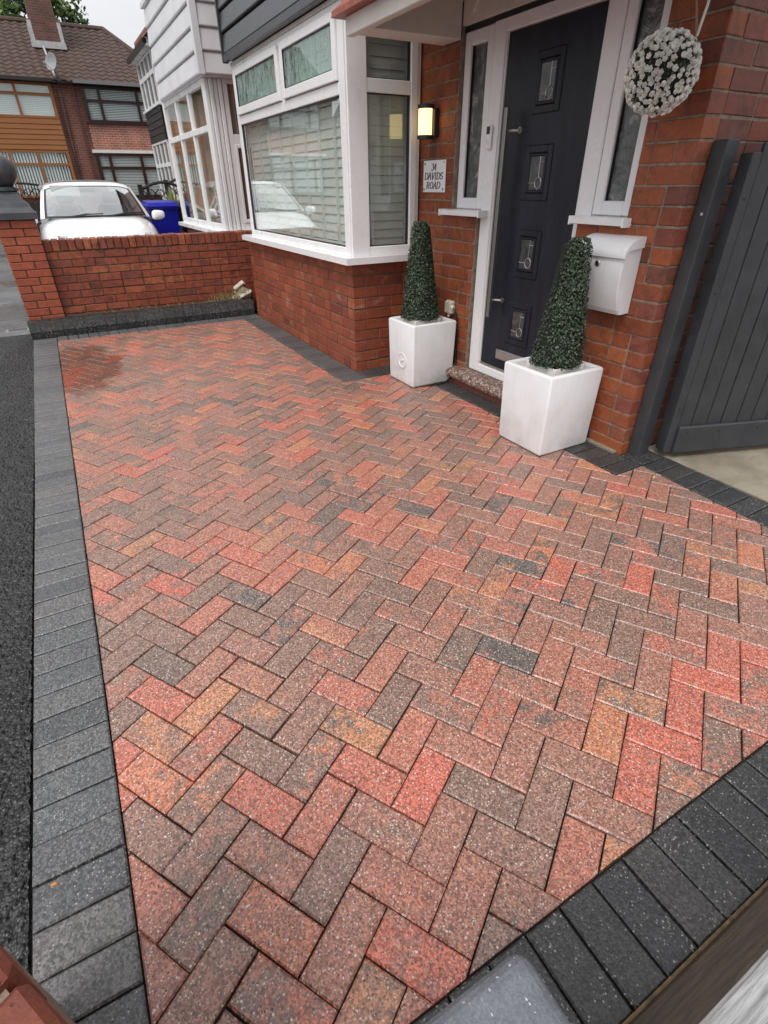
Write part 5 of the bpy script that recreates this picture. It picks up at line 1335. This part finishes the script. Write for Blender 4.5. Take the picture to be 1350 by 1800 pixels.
# ================================================================ FAR TERRACE ACROSS THE STREET (faces us, y = 27)
FY = 27.0
def roof_tiles(x0, x1, hip, parent):
    mb = MB(); ez, rz, ey, ry = 4.62, 6.80, FY - 0.38, FY + 3.5
    nr = 15
    for i in range(nr):
        a, b_ = i / nr, (i + 1) / nr
        def pt(t, x, lift, h): return (x, ey + (ry - ey) * t, ez + (rz - ez) * t + lift + h)
        xe = x1 - (hip * (a + b_) / 2 if hip else 0)
        n = max(4, int((xe - x0) / 0.05)); vs = []; fs = []
        for k_ in range(n + 1):
            x_ = x0 + (xe - x0) * k_ / n; h = 0.022 * math.sin(x_ * 2 * math.pi / 0.30) + rnd.gauss(0, 0.001)
            vs += [pt(a - 0.01, x_, 0.012, h), pt(a - 0.01, x_, 0.045, h), pt(b_, x_, 0.014, h)]
        for k_ in range(n):
            q = k_ * 3; fs += [(q, q + 3, q + 4, q + 1), (q + 1, q + 4, q + 5, q + 2)]
        mb.add(vs, fs)
    r_ = mb.build('roof', M_TILE, parent)
    rg = MB(); xr = x1 - hip
    rg.tube([(x0, ry, rz + 0.02), (xr, ry, rz + 0.02)], 0.11, 8)
    if hip:
        rg.tube([(xr, ry, rz + 0.02), (x1 + 0.02, ey + 0.1, ez + 0.06)], 0.10, 8)
        rg.add([(xr, ry, rz), (x1, ey, ez), (x1, ry * 2 - ey, ez)], [(0, 1, 2)])
    rg.build('ridge_tiles', M_TILE, r_)
    bk = MB(); bk.add([(x0, ry, rz - 0.02), (xr, ry, rz - 0.02), (x1, ry * 2 - ey, ez), (x0, ry * 2 - ey, ez)], [(3, 2, 1, 0)]); bk.build('rear_slope', M_TILE, r_)
    return r_
def far_window(parent, x0, x1, z0, z1, y, m, bars_x, tz, blind, bt=0.075, blindm=None):
    w = MB(); d = 0.10
    for (a, b_) in ((x0, x0 + bt * 1.3), (x1 - bt * 1.3, x1)): w.box(a, b_, y, y + d, z0, z1)
    for (a, b_) in ((z0, z0 + bt), (z1 - bt, z1)): w.box(x0 + bt, x1 - bt, y + 0.003, y + d, a, b_)
    for xc in bars_x: w.box(xc - bt * 0.55, xc + bt * 0.55, y + 0.006, y + d, z0 + bt, z1 - bt)
    w.box(x0 + bt, x1 - bt, y + 0.008, y + d, tz - bt * 0.5, tz + bt * 0.5)
    o = w.build('window', m, parent)
    xs = [x0 + bt] + list(bars_x) + [x1 - bt]
    for a, b_ in zip(xs[:-1], xs[1:]):
        for (c, e) in ((z0 + bt, tz), (tz, z1 - bt)): MB().box(a, b_, y + 0.05, y + 0.055, c, e).build('pane', M_GLASSN, o)
    bl = MB()
    if blind == 'v':
        x_ = x0 + 0.1
        while x_ < x1 - 0.1: bl.box(x_, x_ + 0.058, y + 0.085, y + 0.095, z0 + 0.06, z1 - 0.06); x_ += 0.098
    else:
        z_ = z0 + 0.08
        while z_ < z1 - 0.08: bl.box(x0 + 0.1, x1 - 0.1, y + 0.085, y + 0.11, z_, z_ + (0.045 if blind == 'h' else 0.032)); z_ += 0.052
    bl.build('window_blind', M_BLIND, o)
    bx('dark_room', M_ROOMD, o, x0 + 0.05, x1 - 0.05, y + 0.118, y + 0.135, z0, z1)
ha = thing('oak_window_house', 'far brick house with golden oak windows and timber-look panel', 'house', (-1, 29, 0))
hb_ = thing('rosewood_window_house', 'far brick house with dark rosewood windows and hipped roof', 'house', (3.5, 29, 0))
mb = MB(); mb.box(-5.0, 1.75, FY, FY + 7, 0, 4.62); mb.build('wall', M_FARBRICK, ha)
mb = MB(); mb.box(1.75, 5.6, FY + 0.02, FY + 7, 0, 4.62); mb.build('wall', M_FARBRICK, hb_)
far_window(ha, -2.4, 1.42, 3.52, 4.55, FY - 0.16, M_OAK, (-1.0, 0.24), 4.22, 'h')
far_window(ha, -2.4, 1.42, 1.05, 2.56, FY - 0.16, M_OAK, (-1.6, -0.55, 0.38), 2.12, 'v')
pa = bx('panel', M_OAK, ha, -2.4, 1.40, FY - 0.14, FY, 2.56, 3.52)
for i in range(6):
    z = 2.575 + i * 0.155; b = MB(); b.prism([(FY - 0.14, z), (FY - 0.175, z + 0.003), (FY - 0.16, z + 0.145), (FY - 0.14, z + 0.150)], 'x', -2.45, 1.42); b.build('board', M_OAK, pa)
far_window(hb_, 2.38, 4.95, 3.46, 4.55, FY - 0.14, M_ROSEW, (2.95, 4.28), 4.12, 'hs', 0.085)
far_window(hb_, 2.32, 5.0, 1.0, 2.50, FY - 0.14, M_ROSEW, (2.82, 3.98), 2.02, 'hs', 0.095)
bx('brick_panel', brick_tex('pale_far_brick', (0.36, 0.12, 0.075), (0.30, 0.095, 0.06), (0.42, 0.34, 0.28)), hb_, 2.36, 5.0, FY - 0.10, FY + 0.02, 2.60, 3.46)
bx('lintel', M_TRIM, hb_, 2.25, 5.0, FY - 0.16, FY, 2.50, 2.60)
bx('window_sill', M_ROSEW, hb_, 2.30, 5.0, FY - 0.20, FY, 3.41, 3.46)
r1 = roof_tiles(-5.2, 1.62, 0.0, ha); r2 = roof_tiles(1.62, 5.95, 1.85, hb_)
bx('gutter', M_BLACKP, ha, -5.2, 1.5, FY - 0.48, FY - 0.36, 4.56, 4.66); bx('gutter', M_GUTTER, hb_, 2.15, 5.95, FY - 0.48, FY - 0.36, 4.57, 4.67)
bx('soffit', M_BLACKP, ha, -5.2, 1.62, FY - 0.36, FY, 4.56, 4.61); bx('soffit', M_BLACKP, hb_, 1.64, 5.9, FY - 0.36, FY, 4.56, 4.61)
ch = MB(); ch.box(1.42, 2.26, 28.6, 29.5, 5.3, 8.6); cho = ch.build('chimney', M_CHIM, r1)
mb = MB(); mb.box(1.25, 2.4, 28.52, 28.6, 5.78, 5.98); mb.box(1.30, 1.42, 28.6, 29.5, 5.8, 6.55); mb.box(2.26, 2.38, 28.6, 29.5, 5.8, 6.55); mb.build('lead_flashing', M_LEAD, r1)
mb = MB(); mb.tube([(1.62, FY - 0.42, 4.72), (1.62, FY + 1.6, 5.85), (1.62, FY + 3.4, 6.86)], 0.035, 6); mb.build('party_line', M_LEAD, r1)
mb = MB(); mb.tube([(2.12, FY - 0.10, 4.55), (2.10, FY - 0.08, 3.0), (2.08, FY - 0.08, 0)], 0.04, 8); mb.build('downpipe', M_PIPE, hb_)
mb = MB(); mb.tube([(1.72, FY - 0.05, 4.5), (1.70, FY - 0.05, 3.6), (1.66, FY - 0.04, 2.4), (1.64, FY - 0.04, 1.0)], 0.016, 6); mb.tube([(1.58, FY - 0.05, 4.4), (1.55, FY - 0.04, 3.2), (1.60, FY - 0.04, 1.2)], 0.013, 6); mb.build('wall_cable', M_BLACKP, ha)
dh = thing('satellite_dish', 'grey satellite dish fixed under the far brown roof', 'dish', (1.6, 26.4, 4.7))
dn = Vector((-0.75, -0.62, 0.2)).normalized(); da = dn.cross(Vector((0, 0, 1))).normalized(); db_ = dn.cross(da)
mb = MB(); mb.lathe([(0.02, -0.07), (0.14, -0.045), (0.22, -0.012), (0.255, 0.0), (0.26, -0.006), (0.22, -0.022), (0.14, -0.056), (0.02, -0.082)], (1.60, 26.40, 5.10), (da, db_, dn), 24); mb.build('reflector', M_DISH, dh)
mb = MB(); mb.tube([(1.66, 26.46, 5.06), (1.72, 26.6, 4.85), (1.76, 26.98, 4.55)], 0.022, 6); mb.build('bracket', M_DISH, dh)
mb = MB(); mb.tube([(1.58, 26.38, 4.86), (1.40, 26.2, 5.02)], 0.012, 6); mb.box(1.35, 1.42, 26.15, 26.22, 5.0, 5.07); mb.build('arm', M_DISH, dh)
def copy_tree(o, parent=None, dx=0):
    c = o.copy(); COL.objects.link(c); c.parent = parent
    if parent is None: c.location.x += dx
    WLOC[c] = c.location.copy()
    for q in list(o.children): copy_tree(q, c)
    return c
c_ = copy_tree(ha, None, -13.6); c_['label'] = 'added brick house with oak frames, out of view, there for its bay window reflection'  # copy of the far house added out of view to darken the bay reflection
c_ = copy_tree(hb_, None, -10.35); c_['label'] = 'added brick house with rosewood frames, out of view, there for its bay window reflection'  # second unseen copy, added for the same window reflection
# boundary fences in front of the far houses, arched trellis panels
def fence(x0, x1, y, h, label):
    t = thing('trellis_fence', label, 'fence', ((x0 + x1) / 2, y, 0))
    bx('post', M_FENCE, t, x0 - 0.05, x0 + 0.05, y - 0.05, y + 0.05, 0, h + 0.1); bx('post', M_FENCE, t, x1 - 0.05, x1 + 0.05, y - 0.05, y + 0.05, 0, h + 0.1)
    n = int((x1 - x0) / 0.14)
    for i in range(n):
        x_ = x0 + 0.05 + (x1 - x0 - 0.1) * (i + 0.5) / n; bx('board', M_FENCE, t, x_ - 0.064, x_ + 0.064, y - 0.012, y + 0.012, 0.04, h - 0.42)
    mb = MB(); hh = 0.42
    m_ = int((x1 - x0) / 0.22)
    for i in range(-3, m_ + 3):
        for sgn in (1, -1):
            xa = x0 + i * 0.22; xb = xa + sgn * hh
            if min(xa, xb) < x0 or max(xa, xb) > x1: continue
            mb.tube([(xa, y + 0.01 * sgn, h - 0.42), (xb, y + 0.01 * sgn, h - 0.42 + hh)], 0.014, 5)
    mb.build('trellis', M_FENCE, t)
    mb = MB(); mb.tube([(x0 + (x1 - x0) * k_ / 12, y, h - 0.02 + 0.16 * math.sin(math.pi * k_ / 12)) for k_ in range(13)], 0.035, 6); mb.build('arched_rail', M_FENCE, t)
fence(2.2, 3.25, 16.0, 1.32, 'dark arched trellis fence panel behind the blue bin')
fence(3.0, 3.9, 17.0, 1.42, 'dark arched trellis fence panel beside the small-paned house')
fence(-1.6, 0.55, 23.0, 1.36, 'dark boarded fence below the golden oak windows')
yk = thing('yucca_plant', 'spiky yellow-green yucca behind the bins', 'plant', (2.55, 14.0, 0))
r = random.Random(3); mb = MB()
for i in range(46):
    an = r.uniform(0, 6.28); ti = r.uniform(0.15, 1.15); ln = r.uniform(0.35, 0.6); d = Vector((math.cos(an) * math.sin(ti), math.sin(an) * math.sin(ti), math.cos(ti))); p = Vector((2.55, 14.0, 0.85)); sd_ = d.cross(Vector((0, 0, 1))).normalized() * 0.02
    mb.cur = max(0.001, r.random()); e = p + d * ln - Vector((0, 0, 0.10 * math.sin(ti))); mb.add([p - sd_, p + sd_, p + d * ln * 0.6 + sd_ * 0.8, e, p + d * ln * 0.6 - sd_ * 0.8], [(0, 1, 2, 4), (4, 2, 3)])
mb.build('leaves', M_YUCCA, yk); mb = MB(); mb.tube([(2.55, 14, 0), (2.55, 14, 0.9)], 0.05, 8); mb.build('stem', M_BARK, yk)

# trees beyond the roof
def tree(label, x, y, h, cr, cz, seed, n=5200):
    t = thing('broadleaf_tree', label, 'tree', (x, y, 0), 'trees beyond the far roof')
    r = random.Random(seed); tr = MB(); tr.tube([(x, y, 0), (x + 0.1, y, h * 0.35), (x, y + 0.1, h * 0.7)], [0.28, 0.22, 0.10], 10)
    for k_ in range(7):
        an = r.uniform(0, 6.28); z0 = r.uniform(0.35, 0.65) * h; tr.tube([(x, y, z0), (x + math.cos(an) * cr * 0.45, y + math.sin(an) * cr * 0.45, z0 + cr * 0.4), (x + math.cos(an) * cr * 0.8, y + math.sin(an) * cr * 0.8, z0 + cr * 0.6)], [0.10, 0.06, 0.02], 6)
    tr.build('trunk', M_BARK, t)
    lf = MB(); cl_ = [(Vector((r.gauss(0, 0.5), r.gauss(0, 0.5), r.gauss(0, 0.5))), r.uniform(0.22, 0.42)) for _ in range(34)]
    for i in range(n):
        c, s = cl_[r.randrange(34)]; d = Vector((r.gauss(0, 1), r.gauss(0, 1), r.gauss(0, 1))).normalized() * s * r.random() ** 0.35
        p = Vector((x, y, cz)) + (c + d) * cr
        nn = Vector((r.gauss(0, 1), r.gauss(0, 1), r.gauss(0.6, 1))).normalized(); tx = nn.cross(Vector((r.gauss(0, 1), r.gauss(0, 1), 1))).normalized(); ty = nn.cross(tx); q = r.uniform(0.07, 0.15)
        lf.cur = min(1, max(0.001, 0.45 + 0.5 * (d.z / s) + r.gauss(0, 0.2))); lf.add([p - tx * q, p + ty * q * 0.6, p + tx * q, p - ty * q * 0.6], [(0, 1, 2, 3)])
    lf.build('crown', M_TREE, t)
tree('leafy tree rising behind the far roof left of the chimney', 0.1, 36.5, 9.5, 2.9, 8.6, 1)
tree('leafy tree rising behind the far roof right of the chimney', 2.6, 37.5, 8.5, 1.45, 8.6, 2, 2600)
tree('leafy tree behind the far roof at the left picture edge', -3.4, 38.0, 10.0, 3.0, 8.8, 3)

# ================================================================ BINS
def bin_(label, cx, cy, w, d, h, mb_, ml):
    t = thing('wheelie_bin', label, 'bin', (cx, cy, 0), 'wheelie bins on the neighbouring drive')
    b = MB(); a, c = w * 0.40, d * 0.38; A, C_ = w * 0.5, d * 0.5
    b.add([(cx - a, cy - c, 0.04), (cx + a, cy - c, 0.04), (cx + a, cy + c, 0.04), (cx - a, cy + c, 0.04), (cx - A, cy - C_, h - 0.08), (cx + A, cy - C_, h - 0.08), (cx + A, cy + C_, h - 0.08), (cx - A, cy + C_, h - 0.08)], [(3, 2, 1, 0), (4, 5, 6, 7), (0, 1, 5, 4), (1, 2, 6, 5), (2, 3, 7, 6), (3, 0, 4, 7)])
    b.box(cx - A - 0.02, cx + A + 0.02, cy - C_ - 0.02, cy + C_ + 0.02, h - 0.11, h - 0.07, 0.008); b.build('body', mb_, t)
    l_ = MB(); e = A + 0.025; f = C_ + 0.035
    l_.add([(cx - e, cy - f, h - 0.068), (cx + e, cy - f, h - 0.068), (cx + e, cy + f, h - 0.05), (cx - e, cy + f, h - 0.05), (cx - e * 0.85, cy - f * 0.8, h - 0.01), (cx + e * 0.85, cy - f * 0.8, h - 0.01), (cx + e * 0.9, cy + f * 0.85, h + 0.02), (cx - e * 0.9, cy + f * 0.85, h + 0.02)], [(3, 2, 1, 0), (4, 5, 6, 7), (0, 1, 5, 4), (1, 2, 6, 5), (2, 3, 7, 6), (3, 0, 4, 7)])
    l_.tube([(cx - e, cy + f + 0.03, h - 0.03), (cx + e, cy + f + 0.03, h - 0.03)], 0.016, 8); l_.build('lid', ml, t)
    for s_ in (-1, 1):
        q = MB(); q.lathe([(0.10, -0.025), (0.10, 0.025)], (cx + s_ * (a + 0.03), cy + c, 0.10), ((0, 1, 0), (0, 0, 1), (1, 0, 0)), 16); q.build('wheel', M_TYRE, t)
bin_('blue plastic wheelie bin with closed lid behind the white car', 1.89, 11.75, 0.50, 0.58, 1.135, M_BLUE, M_BLUE)
bin_('black plastic wheelie bin right of the blue bin', 2.45, 11.9, 0.52, 0.58, 1.12, M_BIN, M_BIN)

# ================================================================ WHITE CAR (parked nose towards us)
car = thing('parked_car', 'small white hatchback parked nose-on behind the garden wall', 'car', (0.685, 11.0, 0))
CX, CY = 0.685, 9.02
st_ = [(0.00, 0.50, 0.60, 0.50), (0.06, 0.60, 0.72, 0.62), (0.25, 0.72, 0.845, 0.74), (0.55, 0.79, 0.925, 0.82), (0.85, 0.815, 0.985, 0.885), (1.05, 0.825, 1.005, 0.905), (1.6, 0.835, 1.0, 0.92), (2.4, 0.84, 1.0, 0.93), (3.2, 0.82, 1.0, 0.94), (3.6, 0.78, 0.98, 0.93), (3.80, 0.70, 0.88, 0.84), (3.86, 0.60, 0.72, 0.70)]
mb = MB(); P_ = []
for (Y, w, zt, zs) in st_:
    half = [(0, zt), (0.45 * w, zt - 0.006), (0.76 * w, zt - 0.028), (0.92 * w, zs), (0.99 * w, zs - 0.12), (w, 0.60), (w, 0.42), (0.97 * w, 0.26), (0.85 * w, 0.19), (0, 0.18)]
    P_.append([(CX + x_, CY + Y, z_) for x_, z_ in half] + [(CX - x_, CY + Y, z_) for x_, z_ in reversed(half[1:-1])])
n = len(P_[0]); vs = [p for ring in P_ for p in ring]; fs = []
for i in range(len(P_) - 1):
    for j in range(n): fs.append((i * n + j, (i + 1) * n + j, (i + 1) * n + (j + 1) % n, i * n + (j + 1) % n))
fs += [tuple(range(n)), tuple(reversed(range((len(P_) - 1) * n, len(P_) * n)))]
mb.add(vs, fs); cb_ = mb.build('body', M_CARP, car, smooth=True)
md = cb_.modifiers.new('s', 'SUBSURF'); md.levels = 2; md.render_levels = 2
def ws(u, v, off=0.0):          # windscreen surface: u across, v up
    s = 2 * u - 1; hw = 0.700 + (0.585 - 0.700) * v
    return (CX + s * hw, CY + 0.90 + 0.74 * v + (0.13 - 0.06 * v) * s * s + 0.02 - off, 0.985 + 0.445 * v - 0.012 * v * s * s - 0.040 * v * s ** 6 + 0.02 * math.sin(math.pi * v) + off)
mb = MB(); mb.grid(lambda u, v: ws(0.015 + 0.97 * u, 0.03 + 0.96 * v), 20, 10); mb.build('windscreen', M_CARGLASS, car, smooth=True)
fr_ = MB(); fr_.grid(lambda u, v: ws(u, 0.0 + 0.05 * v, 0.003), 20, 1); fr_.grid(lambda u, v: ws(u, 0.985 + 0.015 * v, 0.003), 20, 1); fr_.grid(lambda u, v: ws(0.022 * u, v, 0.003), 2, 12); fr_.grid(lambda u, v: ws(1 - 0.022 * u, v, 0.003), 2, 12)
fr_.build('screen_surround', M_BLACKP, car)
hdr = MB(); hdr.grid(lambda u, v: ws(u, 0.885 + 0.13 * v, 0.006), 20, 3); hdr.build('roof_header', M_CARP, car, smooth=True)
# roof with rounded edges
def rf(u, v):
    s = 2 * u - 1; y_ = CY + 1.66 + 1.62 * v; hw = 0.60 + 0.035 * math.sin(math.pi * v); e = abs(s) ** 6
    return (CX + s * hw, y_ + 0.07 * s * s * (1 - v) - 0.05 * s * s * v, 1.432 + 0.055 * math.sin(math.pi * (0.15 + 0.7 * v)) - 0.028 * s * s - 0.06 * e - 0.03 * v)
mb = MB(); mb.grid(rf, 24, 12); rfo = mb.build('roof', M_CARP, car, smooth=True)
for sg_ in (-1, 1):
    a = MB()
    def ap(u, v):             # A pillar strip outside the screen edge
        p = ws(1.0 if sg_ > 0 else 0.0, v); return (p[0] + sg_ * 0.060 * u * (1 - 0.25 * v), p[1] + 0.075 * u, p[2] - 0.015 * u + 0.002)
    a.grid(ap, 3, 10)
    a.grid(lambda u, v: (CX + sg_ * (0.612 + 0.025 * math.sin(math.pi * v) + 0.03 * u), CY + 1.72 + 1.55 * v, 1.405 + 0.02 * math.sin(math.pi * v) - 0.05 * u - 0.03 * v), 2, 10)
    a.grid(lambda u, v: (CX + sg_ * (0.60 + 0.145 * (1 - v) + 0.0), CY + 2.95 + 0.45 * u - 0.12 * v + 0.25 * (1 - v) * u, 0.95 + 0.43 * v), 3, 6)
    a.grid(lambda u, v: (CX + sg_ * (0.628 + 0.135 * (1 - v)), CY + 2.12 + 0.09 * u, 0.96 + 0.42 * v), 1, 4)
    a.build('pillar', M_CARP, car, smooth=True)
    g = MB(); g.grid(lambda u, v: (CX + sg_ * (0.62 + 0.135 * (1 - v)), CY + 1.02 + 0.68 * v + (2.25 - 0.70 * v) * u, 0.955 + 0.435 * v), 8, 4); g.build('side_glass', M_CARGLASS, car)
    m_ = MB(); xm = CX + sg_ * 0.895
    def mir(u, v):
        th, ph = math.pi * u, 2 * math.pi * v; c_, q_ = math.cos(ph), math.sin(ph); e_ = lambda t: math.copysign(abs(t) ** 0.62, t)
        k_ = math.sin(th) ** 0.7
        return (xm + 0.098 * k_ * e_(c_) + sg_ * 0.012 * q_, CY + 1.14 + 0.055 * math.cos(th), 0.985 + 0.068 * k_ * e_(q_) * (1 - 0.16 * sg_ * c_))
    m_.grid(mir, 12, 24); mo = m_.build('door_mirror', M_CARP, car, smooth=True)
    m_ = MB(); m_.box(CX + sg_ * 0.76, CX + sg_ * 0.90, CY + 1.12, CY + 1.19, 0.905, 0.945, 0.012); m_.build('mirror_foot', M_BLACKP, car)
    h_ = MB()
    h_.grid(lambda u, v: (CX + sg_ * (0.50 + 0.235 * u), CY + 0.10 + 0.36 * u * u + 0.30 * v * u, 0.63 + 0.165 * v - 0.02 * u + 0.012), 6, 4); h_.build('headlight', M_CHROME, car, smooth=True)
    wp = MB(); xa = CX + (-0.28 if sg_ < 0 else 0.30)
    for (u0, v0, u1, v1) in (((0.28, 0.02, 0.56, 0.065) if sg_ < 0 else (0.68, 0.02, 0.97, 0.07)),): wp.tube([ws(u0, v0, 0.012), ws((u0 + u1) / 2, (v0 + v1) / 2 + 0.012, 0.016), ws(u1, v1, 0.012)], 0.009, 6); wp.tube([ws(u0 - 0.1, 0.0, 0.012), ws((u0 + u1) / 2, v1, 0.02)], 0.006, 6)
    wp.build('wiper', M_BLACKP, car)
    for yy in (0.68, 3.15):
        w_ = MB(); w_.lathe([(0.17, -0.08), (0.29, -0.085), (0.305, -0.05), (0.305, 0.05), (0.29, 0.085), (0.17, 0.08)], (CX + sg_ * 0.77, CY + yy, 0.30), ((0, 1, 0), (0, 0, 1), (1, 0, 0)), 28); wo = w_.build('wheel', M_TYRE, car, smooth=False)
        w_ = MB(); w_.lathe([(0.02, 0.07), (0.185, 0.075), (0.19, 0.06)], (CX + sg_ * 0.775, CY + yy, 0.30), ((0, 1, 0), (0, 0, 1), (sg_, 0, 0)), 24); w_.build('rim', M_STEEL, wo)
rg = MB(); rg.grid(lambda u, v: (CX + (2 * u - 1) * (0.66 - 0.08 * v), CY + 3.68 - 0.42 * v, 0.96 + 0.42 * v), 6, 4); rg.build('rear_glass', M_CARGLASS, car)
ci = MB(); ci.box(CX - 0.66, CX + 0.66, CY + 1.15, CY + 1.55, 0.80, 0.985, 0.03); ci.box(CX - 0.68, CX + 0.68, CY + 1.2, CY + 3.5, 0.55, 0.60); ci.build('dashboard', M_CARIN, car)
for sx in (-0.34, 0.34):
    s_ = MB(); s_.box(CX + sx - 0.23, CX + sx + 0.23, CY + 2.05, CY + 2.20, 0.62, 1.12, 0.05); s_.box(CX + sx - 0.12, CX + sx + 0.12, CY + 2.10, CY + 2.18, 1.14, 1.30, 0.03); s_.box(CX + sx - 0.23, CX + sx + 0.23, CY + 1.7, CY + 2.1, 0.60, 0.74, 0.04); s_.build('seat', M_SEAT, car)
sw = MB(); sw.tube([(CX - 0.34 + 0.19 * math.cos(k_ * math.pi / 12), CY + 1.60 + 0.06 * math.sin(k_ * math.pi / 12), 0.985 + 0.17 * math.sin(k_ * math.pi / 12)) for k_ in range(25)], 0.015, 6); sw.build('steering_wheel', M_CARIN, car)
im = MB(); im.box(CX - 0.11, CX + 0.11, CY + 1.62, CY + 1.65, 1.30, 1.36, 0.01); im.build('interior_mirror', M_BLACKP, car)
vz = MB(); vz.box(CX - 0.52, CX - 0.12, CY + 1.58, CY + 1.60, 1.26, 1.40, 0.005); vz.build('sun_visor', simple('visor', (0.55, 0.56, 0.56), 0.7), car)
